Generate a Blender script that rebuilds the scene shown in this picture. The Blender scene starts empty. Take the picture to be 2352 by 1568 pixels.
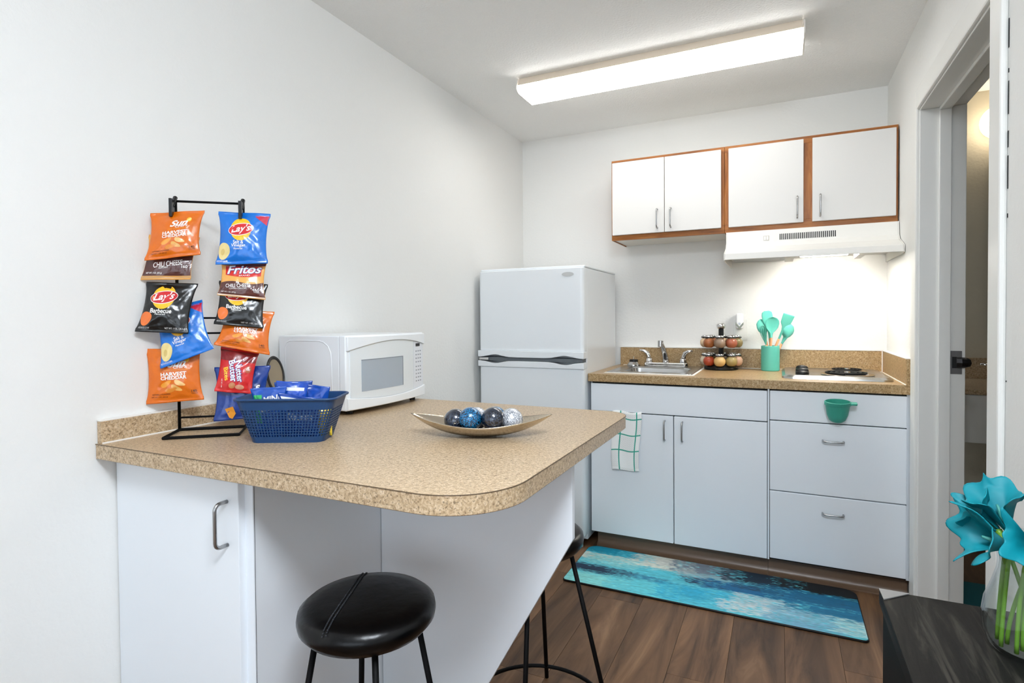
import bpy, bmesh, math, random
from mathutils import Vector, Matrix, noise
random.seed(7)
S = bpy.context.scene
COL = S.collection
PI = math.pi
R = math.radians

# ------------------------------------------------------------------ camera, light, exposure
cam_d = bpy.data.cameras.new('camera'); cam = bpy.data.objects.new('camera', cam_d); COL.objects.link(cam)
cam_d.sensor_fit = 'HORIZONTAL'; cam_d.sensor_width = 36.0
cam_d.lens = 1290.67 * 36.0 / 2352.0
cam_d.shift_y = -(784 - 754.65) / 2352.0
cam_d.clip_start = 0.02
yaw, pitch, roll = R(25.5397), R(-1.0681), R(-0.4392)
fw = Vector((-math.sin(yaw) * math.cos(pitch), math.cos(yaw) * math.cos(pitch), math.sin(pitch)))
rt = Vector((math.cos(yaw), math.sin(yaw), 0)); up = rt.cross(fw)
r2 = math.cos(roll) * rt + math.sin(roll) * up; u2 = math.cos(roll) * up - math.sin(roll) * rt
cam.matrix_world = Matrix(((r2.x, u2.x, -fw.x, 1.5715), (r2.y, u2.y, -fw.y, -3.4748), (r2.z, u2.z, -fw.z, 1.2147), (0, 0, 0, 1)))
S.camera = cam

W = bpy.data.worlds.new('world'); S.world = W; W.use_nodes = True
W.node_tree.nodes['Background'].inputs[0].default_value = (0.75, 0.86, 1.0, 1)
W.node_tree.nodes['Background'].inputs[1].default_value = 1.0

def area(name, loc, rot, sx, sy, power, col):
    l = bpy.data.lights.new(name, 'AREA'); l.shape = 'RECTANGLE'; l.size = sx; l.size_y = sy
    l.energy = power; l.color = col
    o = bpy.data.objects.new(name, l); COL.objects.link(o); o.location = loc; o.rotation_euler = rot
    return o
# daylight from an unseen living room window added behind the camera
area('added_window_daylight', (2.1, -6.55, 1.45), (R(90), 0, 0), 3.0, 1.7, 22, (0.80, 0.90, 1.0))
TUBE = 7.8      # radiance of the fluorescent lens
HOODLAMP = 50.0
GLOBE = 4.0
BOUNCELAMP = 41.0  # added unseen lamp over the camera, stands in for ceiling-bounced flash
S.view_settings.view_transform = 'Standard'
S.view_settings.look = 'None'
S.view_settings.gamma = 1.0
S.view_settings.use_curve_mapping = False
S.view_settings.exposure = 0.5
S.cycles.use_denoising = True
S.cycles.max_bounces = 7
S.cycles.diffuse_bounces = 5
S.cycles.use_light_tree = False
S.cycles.glossy_bounces = 3
S.cycles.use_adaptive_sampling = True
S.cycles.adaptive_threshold = 0.04
S.cycles.caustics_reflective = False
S.cycles.caustics_refractive = False
S.cycles.sample_clamp_indirect = 6.0

# ------------------------------------------------------------------ materials
def lin(c):
    return tuple((x / 12.92 if x <= 0.04045 else ((x + 0.055) / 1.055) ** 2.4) for x in [v / 255.0 for v in c]) + (1.0,)
MATS = {}
def mat(name, rgb, rough=0.5, metal=0.0, coat=0.0, spec=0.5, **kw):
    if name in MATS: return MATS[name]
    m = bpy.data.materials.new(name); m.use_nodes = True
    b = m.node_tree.nodes['Principled BSDF']
    b.inputs['Base Color'].default_value = lin(rgb)
    b.inputs['Roughness'].default_value = rough; b.inputs['Metallic'].default_value = metal
    b.inputs['Coat Weight'].default_value = coat; b.inputs['Coat Roughness'].default_value = 0.08
    b.inputs['Specular IOR Level'].default_value = spec
    if 'emit' in kw:
        b.inputs['Emission Color'].default_value = lin(kw['emit_col']); b.inputs['Emission Strength'].default_value = kw['emit']
    if 'trans' in kw:
        b.inputs['Transmission Weight'].default_value = kw['trans']; b.inputs['IOR'].default_value = kw.get('ior', 1.45)
    MATS[name] = m
    return m
def nd(m, t, **kw):
    n = m.node_tree.nodes.new(t)
    for k, v in kw.items():
        if k in n.inputs: n.inputs[k].default_value = v
        else: setattr(n, k, v)
    return n
def ln(m, a, b): m.node_tree.links.new(a, b)
def bs(m): return m.node_tree.nodes['Principled BSDF']
def coords(m, scale=(1, 1, 1), kind='Object'):
    tc = nd(m, 'ShaderNodeTexCoord'); mp = nd(m, 'ShaderNodeMapping'); mp.inputs['Scale'].default_value = scale
    ln(m, tc.outputs[kind], mp.inputs[0]); return mp.outputs[0]
def bump(m, vec, scale, strength, dist=0.01, detail=3.0, rough=0.55):
    n = nd(m, 'ShaderNodeTexNoise', Scale=scale, Detail=detail, Roughness=rough); ln(m, vec, n.inputs['Vector'])
    b = nd(m, 'ShaderNodeBump', Strength=strength, Distance=dist); ln(m, n.outputs[0], b.inputs['Height'])
    ln(m, b.outputs[0], bs(m).inputs['Normal']); return n
def ramp(m, fac, stops):
    r = nd(m, 'ShaderNodeValToRGB'); e = r.color_ramp.elements
    while len(e) < len(stops): e.new(0.5)
    for el, (p, c) in zip(e, stops): el.position = p; el.color = lin(c)
    ln(m, fac, r.inputs[0]); return r.outputs[0]

M_wall = mat('painted_wall', (237, 237, 234), 0.75, spec=0.25); bump(M_wall, coords(M_wall), 75, 0.22, 0.006)
M_ceil = mat('ceiling_texture', (246, 246, 244), 0.9, spec=0.1); bump(M_ceil, coords(M_ceil), 110, 0.55, 0.008, 4)
M_bath = mat('bathroom_wall', (214, 204, 182), 0.75, spec=0.25); bump(M_bath, coords(M_bath), 75, 0.25, 0.006)
M_trim = mat('trim_paint', (234, 234, 230), 0.4)
M_lam = mat('white_laminate', (238, 243, 248), 0.42)
M_lam2 = mat('upper_door_white', (224, 223, 220), 0.45)
M_carc = mat('carcass_white', (232, 228, 220), 0.5)
M_gap = mat('dark_gap', (18, 18, 20), 0.8)
M_app = mat('appliance_white', (238, 242, 245), 0.3, coat=0.2)
M_steel = mat('brushed_nickel', (176, 176, 176), 0.28, 1.0)
M_chrome = mat('chrome', (225, 225, 225), 0.08, 1.0)
M_sinkst = mat('stainless', (196, 196, 194), 0.26, 1.0)
M_black = mat('black_metal', (5, 5, 6), 0.6, spec=0.15)
M_blkpl = mat('black_plastic', (8, 8, 9), 0.35, spec=0.35)
M_seat = mat('black_leather', (2, 2, 3), 0.28, spec=0.28); bump(M_seat, coords(M_seat), 30, 0.25, 0.004, 5)
M_teal = mat('teal_silicone', (98, 196, 178), 0.45)
M_teal2 = mat('teal_plastic', (62, 158, 138), 0.4)
M_caulk = mat('white_caulk', (240, 238, 232), 0.6)

def laminate(name, shift, sat=1.06):
    m = mat(name, (190, 165, 130), 0.34, spec=0.4)
    v = coords(m)
    n1 = nd(m, 'ShaderNodeTexNoise', Scale=135.0, Detail=5.0, Roughness=0.72, Distortion=0.5); ln(m, v, n1.inputs['Vector'])
    c1 = ramp(m, n1.outputs[0], [(0.28, (120, 98, 76)), (0.42, (170, 146, 116)), (0.54, (194, 171, 141)), (0.70, (216, 199, 174))])
    n2 = nd(m, 'ShaderNodeTexNoise', Scale=260.0, Detail=2.0, Roughness=0.6); ln(m, v, n2.inputs['Vector'])
    k = ramp(m, n2.outputs[0], [(0.36, (60, 44, 30)), (0.43, (255, 255, 255))])
    mx = nd(m, 'ShaderNodeMix', data_type='RGBA', blend_type='MULTIPLY'); mx.inputs[0].default_value = 0.55
    ln(m, c1, mx.inputs[6]); ln(m, k, mx.inputs[7])
    hs = nd(m, 'ShaderNodeHueSaturation', Saturation=sat, Value=shift); ln(m, mx.outputs[2], hs.inputs['Color'])
    ln(m, hs.outputs[0], bs(m).inputs['Base Color'])
    return m
M_pen = laminate('speckled_laminate', 1.02)
M_cnt = laminate('speckled_laminate_brown', 0.86, 1.3)

def wood(name, stops, scale, rough, streak=(14, 1.2, 14), use_rand=True, bumps=0.1):
    m = mat(name, stops[1][1], rough, spec=0.3)
    tc = nd(m, 'ShaderNodeTexCoord'); mp = nd(m, 'ShaderNodeMapping'); mp.inputs['Scale'].default_value = streak
    ln(m, tc.outputs['Object'], mp.inputs[0])
    vec = mp.outputs[0]
    if use_rand:
        oi = nd(m, 'ShaderNodeObjectInfo'); mul = nd(m, 'ShaderNodeMath', operation='MULTIPLY'); mul.inputs[1].default_value = 37.0
        ln(m, oi.outputs['Random'], mul.inputs[0]); ad = nd(m, 'ShaderNodeVectorMath', operation='ADD'); ln(m, vec, ad.inputs[0]); ln(m, mul.outputs[0], ad.inputs[1]); vec = ad.outputs[0]
    n = nd(m, 'ShaderNodeTexNoise', Scale=scale, Detail=6.0, Roughness=0.62, Distortion=0.9); ln(m, vec, n.inputs['Vector'])
    col = ramp(m, n.outputs[0], stops)
    if use_rand:
        hs = nd(m, 'ShaderNodeHueSaturation', Saturation=1.0); mr = nd(m, 'ShaderNodeMapRange'); mr.inputs[3].default_value = 0.74; mr.inputs[4].default_value = 1.16
        ln(m, oi.outputs['Random'], mr.inputs[0]); ln(m, mr.outputs[0], hs.inputs['Value']); ln(m, col, hs.inputs['Color']); col = hs.outputs[0]
    ln(m, col, bs(m).inputs['Base Color'])
    b = nd(m, 'ShaderNodeBump', Strength=bumps, Distance=0.004); ln(m, n.outputs[0], b.inputs['Height']); ln(m, b.outputs[0], bs(m).inputs['Normal'])
    return m
M_plank = wood('plank_wood', [(0.30, (52, 36, 24)), (0.44, (98, 71, 49)), (0.57, (122, 90, 63)), (0.72, (154, 120, 90))], 1.0, 0.42, (9, 1.1, 9))
M_oak = wood('oak_frame', [(0.3, (118, 68, 26)), (0.5, (158, 96, 40)), (0.7, (180, 118, 58))], 1.6, 0.4, (30, 30, 3.0), False)
M_oakh = wood('oak_frame_flat', [(0.3, (118, 68, 26)), (0.5, (158, 96, 40)), (0.7, (180, 118, 58))], 1.6, 0.4, (3.0, 30, 30), False)
M_darkw = wood('black_stained_wood', [(0.36, (9, 8, 8)), (0.52, (18, 17, 15)), (0.66, (50, 47, 42))], 1.5, 0.55, (26, 2.2, 26), False, 0.25)
bs(M_darkw).inputs['Specular IOR Level'].default_value = 0.12
M_handle_wood = mat('beech_handle', (196, 138, 92), 0.5)
M_kick = mat('brown_vinyl_base', (104, 82, 64), 0.35)

# ------------------------------------------------------------------ geometry helpers
class MB:
    def __init__(s): s.v = []; s.f = []; s.mi = []
    def add(s, vs, fs, mi=0):
        o = len(s.v); s.v += [tuple(x) for x in vs]
        for f in fs: s.f.append(tuple(i + o for i in f)); s.mi.append(mi)
        return s
    def box(s, x0, x1, y0, y1, z0, z1):
        return s.add([(x0, y0, z0), (x1, y0, z0), (x1, y1, z0), (x0, y1, z0), (x0, y0, z1), (x1, y0, z1), (x1, y1, z1), (x0, y1, z1)],
                     [(3, 2, 1, 0), (4, 5, 6, 7), (0, 1, 5, 4), (1, 2, 6, 5), (2, 3, 7, 6), (3, 0, 4, 7)])
    def prism(s, pts, axis, a, b):
        """pts: 2D outline; extruded along axis from a to b"""
        def P(p, h): return {'x': (h, p[0], p[1]), 'y': (p[0], h, p[1]), 'z': (p[0], p[1], h)}[axis]
        n = len(pts)
        return s.add([P(p, a) for p in pts] + [P(p, b) for p in pts],
                     [tuple(range(n))[::-1], tuple(range(n, 2 * n))] + [(i, (i + 1) % n, n + (i + 1) % n, n + i) for i in range(n)])
    def tube(s, path, r, seg=10, cap=True):
        path = [Vector(p) for p in path]; n = len(path); rs = r if isinstance(r, (list, tuple)) else [r] * n
        vs = []; prev = None
        for i, p in enumerate(path):
            t = (path[min(i + 1, n - 1)] - path[max(i - 1, 0)]).normalized()
            if prev is None:
                a = t.orthogonal().normalized()
            else:
                a = prev - t * prev.dot(t); a = a.normalized() if a.length > 1e-6 else t.orthogonal().normalized()
            prev = a; b = t.cross(a)
            for k in range(seg):
                an = 2 * PI * k / seg; vs.append(p + (a * math.cos(an) + b * math.sin(an)) * rs[i])
        fs = [(i * seg + k, i * seg + (k + 1) % seg, (i + 1) * seg + (k + 1) % seg, (i + 1) * seg + k) for i in range(n - 1) for k in range(seg)]
        if cap: fs += [tuple(range(seg))[::-1], tuple(range((n - 1) * seg, n * seg))]
        return s.add(vs, fs)
    def lathe(s, prof, seg=24, c=(0, 0, 0), sx=1, sy=1):
        vs = []; fs = []; n = len(prof)
        for r, z in prof:
            for k in range(seg):
                a = 2 * PI * k / seg; vs.append((c[0] + max(r, 1e-5) * math.cos(a) * sx, c[1] + max(r, 1e-5) * math.sin(a) * sy, c[2] + z))
        for i in range(n - 1):
            for k in range(seg): fs.append((i * seg + k, i * seg + (k + 1) % seg, (i + 1) * seg + (k + 1) % seg, (i + 1) * seg + k))
        fs += [tuple(range(seg))[::-1], tuple(range((n - 1) * seg, n * seg))]
        return s.add(vs, fs)
    def grid(s, fn, nu, nv, closeu=False):
        vs = [fn(i / (nu if closeu else nu - 1), j / (nv - 1)) for j in range(nv) for i in range(nu)]
        fs = []
        for j in range(nv - 1):
            for i in range(nu if closeu else nu - 1):
                k = (i + 1) % nu; fs.append((j * nu + i, j * nu + k, (j + 1) * nu + k, (j + 1) * nu + i))
        return s.add(vs, fs)
    def mesh(s, name, m, smooth=False):
        me = bpy.data.meshes.new(name); me.from_pydata(s.v, [], s.f)
        for x in (m if isinstance(m, (list, tuple)) else [m]): me.materials.append(x)
        for i, p in enumerate(me.polygons): p.material_index = s.mi[i]; p.use_smooth = smooth
        return me
    def build(s, name, m, parent=None, smooth=False, bev=0.0, seg=2, local=False, auto=None):
        me = s.mesh(name, m, smooth)
        bm = bmesh.new(); bm.from_mesh(me); bmesh.ops.recalc_face_normals(bm, faces=bm.faces); bm.to_mesh(me); bm.free()
        if auto is not None:
            for p in me.polygons: p.use_smooth = True
            me.set_sharp_from_angle(angle=R(auto))
        o = bpy.data.objects.new(name, me); COL.objects.link(o)
        if bev:
            b = o.modifiers.new('bevel', 'BEVEL'); b.width = bev; b.segments = seg; b.limit_method = 'ANGLE'; b.angle_limit = R(40)
        if parent:
            o.parent = parent
            if not local: o.location = -wloc(parent)
        return o
def wloc(o):
    v = Vector((0, 0, 0))
    while o: v += o.location; o = o.parent
    return v
def box(name, m, b, parent=None, bev=0.0, local=False): return MB().box(*b).build(name, m, parent, bev=bev, local=local)
def tag(o, label, cat, group=None, kind=None):
    o['label'] = label; o['category'] = cat
    if group: o['group'] = group
    return o
def thing(name, label, cat, loc=(0, 0, 0), rz=0.0, group=None):
    o = bpy.data.objects.new(name, None); COL.objects.link(o); o.location = loc; o.rotation_euler = (0, 0, rz); o.empty_display_size = 0.05
    return tag(o, label, cat, group)
def struct(o, label=None):
    o['kind'] = 'structure'
    if label: o['label'] = label
    return o
def empty(name, loc=(0, 0, 0)):
    o = bpy.data.objects.new(name, None); COL.objects.link(o); o.location = loc; return o
def rrect(x0, x1, y0, y1, r, n=6):
    rs = r if isinstance(r, (list, tuple)) else [r] * 4       # BL, BR, TR, TL
    pts = []
    for (cx, cy, a0, q) in ((x0, y0, 180, rs[0]), (x1, y0, 270, rs[1]), (x1, y1, 0, rs[2]), (x0, y1, 90, rs[3])):
        sx = 1 if cx == x0 else -1; sy = 1 if cy == y0 else -1
        if q <= 0: pts.append((cx, cy)); continue
        for k in range(n + 1):
            a = R(a0 + 90 * k / n); pts.append((cx + sx * q + q * math.cos(a), cy + sy * q + q * math.sin(a)))
    return pts
def arc_pull(p0, p1, out, depth, r=0.004):
    """bar pull: two bent ends joined by a straight grip"""
    p0, p1, out = Vector(p0), Vector(p1), Vector(out); d = (p1 - p0); L = d.length; d.normalize(); q = min(0.014, depth * 0.6)
    path = [p0, p0 + out * (depth - q)]
    for k in range(1, 6):
        a = PI / 2 * k / 5; path.append(p0 + out * (depth - q + q * math.sin(a)) + d * (q - q * math.cos(a)))
    for k in range(0, 6):
        a = PI / 2 * k / 5; path.append(p1 - d * (q - q * math.sin(a)) + out * (depth - q + q * math.cos(a)))
    path.append(p1)
    return MB().tube(path, r, 10)

# ------------------------------------------------------------------ the room
H = 2.398; WX = 2.07
struct(box('floor', M_gap, (-0.12, 4.3, -6.5, 0.12, -0.12, -0.009)))
floor = bpy.data.objects['floor']
pm = {}
def plank(x0, x1, y0, y1):
    key = (round(x1 - x0, 3), round(y1 - y0, 3)); g = 0.0006
    if key not in pm:
        pm[key] = MB().box(-key[0] / 2 + g, key[0] / 2 - g, -key[1] / 2 + g, key[1] / 2 - g, -0.008, 0).mesh('plank', M_plank)
    o = bpy.data.objects.new('plank', pm[key]); COL.objects.link(o); o.parent = floor; o.location = ((x0 + x1) / 2, (y0 + y1) / 2, 0)
PW = 0.183; PLN = 1.22
for i in range(24):
    x0 = -0.06 + i * PW; x1 = min(x0 + PW, 4.25)
    ymax = 0.0 if x0 < 2.05 else -2.76
    if x0 >= 4.2: break
    y = ymax + (0.0 if x0 > 2.05 else [0.45, -0.05, 0.82, 0.25, 0.7, 0.1, 0.55, 0.9, 0.35][i % 9])
    while y > -6.45:
        ya = min(y, ymax); yb = max(y - PLN, -6.45)
        if ya - yb > 0.02: plank(max(x0, 0.0), x1, yb, ya)
        y -= PLN
struct(box('ceiling', M_ceil, (-0.12, 4.3, -6.5, 0.12, H, H + 0.1)))
struct(box('wall_left', M_wall, (-0.12, 0, -6.5, 0.12, -0.1, H)))
struct(box('wall_back', M_wall, (0, 2.205, 0, 0.12, -0.1, H)))
struct(MB().prism([(0.0, -0.1), (-0.747, -0.1), (-0.747, 2.044), (-1.648, 2.044), (-1.648, -0.1), (-2.76, -0.1), (-2.76, H), (0.0, H)], 'x', WX, 2.205).build('wall_right', M_wall))
struct(box('wall_living', M_wall, (2.205, 4.3, -2.76, -2.64, -0.1, H)))
struct(box('wall_living_side', M_wall, (4.2, 4.32, -6.5, -2.76, -0.1, H)))
# rear wall with the opening of the added window
rw = MB(); fo = [(0.0, -0.1), (4.2, -0.1), (4.2, H), (0.0, H)]; fi = [(0.6, 0.6), (3.6, 0.6), (3.6, 2.3), (0.6, 2.3)]
rv = [(x, y, z) for y in (-6.5, -6.4) for pts in (fo, fi) for x, z in pts]
rw.add(rv, [f for k in range(4) for n in [(k + 1) % 4] for f in ((k, k + 4, n + 4, n), (k + 8, n + 8, n + 12, k + 12), (k, n, n + 8, k + 8), (k + 4, k + 12, n + 12, n + 4))])
struct(rw.build('wall_rear', M_wall))
wf = empty('added_window_1', (2.1, -6.45, 0.6)); struct(wf)  # unseen window, added to let daylight in from behind
for b in ((0.6, 0.66, 0.6, 2.3), (3.54, 3.6, 0.6, 2.3), (2.07, 2.13, 0.66, 2.24)): box('added_window_frame', M_trim, (b[0], b[1], -6.48, -6.43, b[2], b[3]), wf)
for b in ((0.66, 3.54, 2.24, 2.3), (0.66, 3.54, 0.6, 0.66)): box('added_window_rail', M_trim, (b[0], b[1], -6.48, -6.43, b[2], b[3]), wf)

# bathroom behind the open doorway
BY = 0.31
struct(box('bathroom_floor', M_plank, (2.07, 3.6, -2.64, BY, -0.1, -0.002)))
struct(box('bathroom_ceiling', M_ceil, (2.205, 3.6, -2.64, BY, H, H + 0.1)))
struct(box('wall_bathroom_back', M_bath, (2.205, 3.6, BY, BY + 0.1, -0.1, H)))
struct(box('wall_bathroom_side', M_bath, (3.5, 3.6, -2.64, BY, -0.1, H)))
struct(box('baseboard_bathroom', M_kick, (2.205, 3.5, BY - 0.012, BY, 0, 0.1)))

# door frame of the bathroom
d1 = empty('door_1', (WX, -1.2, 0)); struct(d1, 'white painted door frame without a door leaf')
TH = 0.022
def jamb(y0, y1, nm):
    return box(nm, M_trim, (WX - 0.004, 2.215, y0, y1, 0, 2.021), d1, 0.002)
jf = jamb(-0.77, -0.77 + TH, 'jamb'); jn = jamb(-1.625 - TH, -1.625, 'jamb')
box('head_jamb', M_trim, (WX - 0.004, 2.215, -1.647, -0.748, 2.021, 2.021 + TH), d1, 0.002)
box('door_stop', M_trim, (2.128, 2.166, -0.782, -0.77, 0, 2.009), d1, 0.002)
box('door_stop', M_trim, (2.128, 2.166, -1.625, -1.613, 0, 2.009), d1, 0.002)
box('door_stop', M_trim, (2.128, 2.166, -1.625, -0.77, 2.009, 2.021), d1, 0.002)
def casing(pts, nm): return MB().prism(pts, 'x', WX - 0.016, WX).build(nm, M_trim, d1, bev=0.006, seg=3)
box('casing', M_trim, (WX - 0.016, WX, -0.765, -0.68, 0, 2.105), d1, 0.006)
box('casing', M_trim, (WX - 0.016, WX, -1.715, -1.63, 0, 2.105), d1, 0.006)
box('head_casing', M_trim, (WX - 0.016, WX, -1.63, -0.765, 2.026, 2.105), d1, 0.006)
for z0, z1 in ((1.98, 2.0), (1.86, 1.93), (1.80, 1.81), (1.70, 1.78), (1.62, 1.66), (1.52, 1.60), (1.45, 1.46), (1.05, 1.053)):
    box('paint_chip', M_gap, (WX - 0.0012, WX - 0.0002, -1.7195, -1.7155, z0, z1), d1)
sp = box('strike_plate', mat('dark_bronze', (104, 102, 102), 0.5, 0.4), (2.166, 2.204, -0.7725, -0.77, 0.985, 1.075), d1, 0.001)
box('latch_recess', M_gap, (2.173, 2.187, -0.7732, -0.7724, 1.008, 1.052), sp)
MB().tube([(2.187, -0.775, 1.03), (2.2, -0.778, 1.03), (2.212, -0.776, 1.03), (2.222, -0.77, 1.03)], [0.021, 0.021, 0.02, 0.018], 8).build('strike_lip', mat('dark_bronze2', (58, 57, 58), 0.4, 0.9), sp)

# ------------------------------------------------------------------ back wall kitchen run
YF = -0.609           # plane of the cabinet boxes
def base_door(p, x0, x1, z0, z1, nm='door', y=YF):
    return box(nm, M_lam, (x0, x1, y - 0.02, y, z0, z1), p, 0.0025)
c1 = thing('base_cabinet', 'white two-door sink base cabinet beside the refrigerator', 'cabinet', (1.09, -0.3, 0))
box('carcass', M_gap, (0.672, 1.5195, YF, -0.012, 0.085, 0.878), c1)
box('side_panel', M_lam, (0.667, 0.6715, YF, -0.012, 0.085, 0.878), c1)
base_door(c1, 0.67, 1.5165, 0.728, 0.87, 'false_drawer_front')
for x0, x1, hx in ((0.67, 1.0925, 1.052), (1.0965, 1.5165, 1.137)):
    dd = base_door(c1, x0, x1, 0.088, 0.723)
    arc_pull((hx, YF - 0.02, 0.602), (hx, YF - 0.02, 0.698), (0, -1, 0), 0.028).build('handle', M_steel, dd, smooth=True)
def kick(p, x0, x1):
    pr = [(-0.57, 0.0), (-0.605, 0.0), (-0.604, 0.006), (-0.592, 0.012), (-0.583, 0.022), (-0.58, 0.035), (-0.58, 0.084), (-0.57, 0.084)]
    MB().prism(pr, 'x', x0, x1).build('toe_kick', M_kick, p, auto=50)
kick(c1, 0.69, 1.5195)
c2 = thing('base_cabinet', 'white base cabinet with three drawers under the cooktop', 'cabinet', (1.79, -0.3, 0))
box('carcass', M_gap, (1.5245, 2.055, YF, -0.012, 0.085, 0.878), c2)
box('stile', M_lam, (2.055, 2.068, YF - 0.004, YF + 0.02, 0.085, 0.878), c2)
box('stile', M_lam, (1.5185, 1.5255, YF - 0.012, YF, 0.085, 0.878), c2)
base_door(c2, 1.528, 2.053, 0.738, 0.872, 'drawer')
for z0, z1, hz in ((0.4135, 0.7335, 0.66), (0.096, 0.409, 0.336)):
    dd = base_door(c2, 1.528, 2.053, z0, z1, 'drawer')
    arc_pull((1.742, YF - 0.02, hz), (1.823, YF - 0.02, hz), (0, -1, 0), 0.028).build('handle', M_steel, dd, smooth=True)
kick(c2, 1.5205, 2.066)

ct = thing('countertop', 'brown speckled countertop with sink and cooktop along the back wall', 'countertop', (1.36, -0.3, 0.88))
HC = 0.92
SX0, SX1, SY0, SY1 = 0.785, 1.115, -0.47, -0.16        # sink opening
m = MB()
def slab_with_hole(m, X0, X1, Y0, Y1, x0, x1, y0, y1, za, zb):
    o = [(X0, Y0), (X1, Y0), (X1, Y1), (X0, Y1)]; i = [(x0, y0), (x1, y0), (x1, y1), (x0, y1)]
    vs = [(x, y, z) for z in (za, zb) for pts in (o, i) for x, y in pts]
    fs = []
    for k in range(4):
        n = (k + 1) % 4
        fs += [(k, k + 4, n + 4, n), (k + 8, n + 8, n + 12, k + 12), (k, n, n + 8, k + 8), (k + 4, k + 12, n + 12, n + 4)]
    m.add(vs, fs)
slab_with_hole(m, 0.655, WX - 0.002, -0.634, -0.004, SX0 - 0.03, SX1 + 0.03, SY0 - 0.03, SY1 + 0.02, 0.88, HC)
m.build('worktop', M_cnt, ct, bev=0.003)
box('backsplash', M_cnt, (0.672, WX - 0.002, -0.024, -0.004, HC, 1.03), ct, 0.002)
box('side_splash', M_cnt, (WX - 0.021, WX - 0.002, -0.632, -0.024, HC, 1.03), ct, 0.002)
for b in ((0.672, WX - 0.003, -0.026, -0.003, 1.03, 1.0335), (WX - 0.023, WX - 0.001, -0.632, -0.026, 1.03, 1.0335), (0.69, WX - 0.021, -0.028, -0.024, HC, HC + 0.003),
          (WX - 0.025, WX - 0.021, -0.632, -0.024, HC, HC + 0.003), (WX - 0.025, WX - 0.021, -0.028, -0.024, HC, 1.03)):
    box('caulk_bead', M_caulk, b, ct)

# sink
sk = thing('sink', 'stainless steel single-bowl sink set in the brown countertop', 'sink', (0.95, -0.31, HC))
m = MB()
oy0, oy1 = SY0 - 0.08, SY1 + 0.13
loops = [(rrect(0.725, 1.172, oy0, oy1, 0.03), HC + 0.0005), (rrect(0.728, 1.169, oy0 + 0.003, oy1 - 0.003, 0.03), HC + 0.005),
         (rrect(SX0 - 0.01, SX1 + 0.01, SY0 - 0.01, SY1 + 0.01, 0.05), HC + 0.004), (rrect(SX0, SX1, SY0, SY1, 0.045), HC - 0.004),
         (rrect(SX0 + 0.012, SX1 - 0.012, SY0 + 0.012, SY1 - 0.012, 0.045), HC - 0.14), (rrect(SX0 + 0.04, SX1 - 0.04, SY0 + 0.04, SY1 - 0.04, 0.04), HC - 0.16)]
n = len(loops[0][0]); vs = [(x, y, z) for pts, z in loops for x, y in pts]
fs = [(j * n + i, j * n + (i + 1) % n, (j + 1) * n + (i + 1) % n, (j + 1) * n + i) for j in range(len(loops) - 1) for i in range(n)]
fs.append(tuple(range((len(loops) - 1) * n, len(loops) * n)))
m.add(vs, fs).build('basin', M_sinkst, sk, auto=35)
MB().lathe([(0.0, 0), (0.04, 0.0), (0.042, 0.003), (0.03, 0.004), (0.0, 0.002)], 20, (0.95, -0.31, HC - 0.16)).build('drain', M_chrome, sk, smooth=True)
MB().add([(x, y, z) for x, y, z in [(0.716, oy0 - 0.006, HC + 0.0003), (1.181, oy0 - 0.006, HC + 0.0003), (1.181, oy1 + 0.004, HC + 0.0003), (0.716, oy1 + 0.004, HC + 0.0003),
         (0.726, oy0 + 0.004, HC + 0.003), (1.171, oy0 + 0.004, HC + 0.003), (1.171, oy1 - 0.004, HC + 0.003), (0.726, oy1 - 0.004, HC + 0.003)]],
         [(0, 1, 5, 4), (1, 2, 6, 5), (2, 3, 7, 6), (3, 0, 4, 7)]).build('caulk_bead', M_caulk, sk)
# faucet
fc = thing('faucet', 'chrome two-handle faucet with upright spout on the sink', 'faucet', (0.96, -0.085, HC + 0.005))
FY = -0.085; FZ = HC + 0.0045
MB().prism(rrect(0.832, 1.088, FY - 0.027, FY + 0.027, 0.026), 'z', FZ, FZ + 0.022).build('deck_plate', M_chrome, fc, bev=0.006, seg=3, auto=40)
MB().tube([(0.96, FY, FZ + 0.02), (0.958, FY, FZ + 0.05), (0.953, FY - 0.02, FZ + 0.09), (0.948, FY - 0.055, FZ + 0.125), (0.945, FY - 0.09, FZ + 0.142)], [0.02, 0.0185, 0.016, 0.0145, 0.014], 16).build('spout', M_chrome, fc, smooth=True)
MB().tube([(0.945, FY - 0.082, FZ + 0.152), (0.944, FY - 0.088, FZ + 0.118)], [0.0155, 0.0145], 16).build('aerator', M_steel, fc, auto=40)
for s, x in ((-1, 0.862), (1, 1.058)):
    hb = MB().lathe([(0.022, 0), (0.021, 0.012), (0.017, 0.026), (0.0, 0.03)], 18, (x, FY, FZ + 0.02)).build('handle_base', M_chrome, fc, smooth=True)
    MB().tube([(x, FY, FZ + 0.03), (x + s * 0.003, FY, FZ + 0.055), (x + s * 0.012, FY - 0.004, FZ + 0.078), (x + s * 0.03, FY - 0.01, FZ + 0.09), (x + s * 0.055, FY - 0.014, FZ + 0.093)],
              [0.015, 0.0145, 0.012, 0.008, 0.006], 12).build('lever', M_chrome, fc, smooth=True)
st = thing('sink_strainer', 'small black and chrome sink strainer basket beside the faucet', 'strainer', (0.772, -0.1, HC + 0.005))
MB().lathe([(0.0, 0), (0.038, 0), (0.04, 0.006), (0.03, 0.018), (0.026, 0.022), (0, 0.022)], 22).build('basket', M_chrome, st, auto=40, local=True)
MB().lathe([(0.0, 0.0222), (0.026, 0.0222), (0.025, 0.034), (0.022, 0.036), (0, 0.036)], 18).build('stopper', M_blkpl, st, auto=40, local=True)
MB().tube([(0, 0, 0.036), (0, 0, 0.055)], 0.0025, 8).build('pin', M_chrome, st, local=True)

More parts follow.
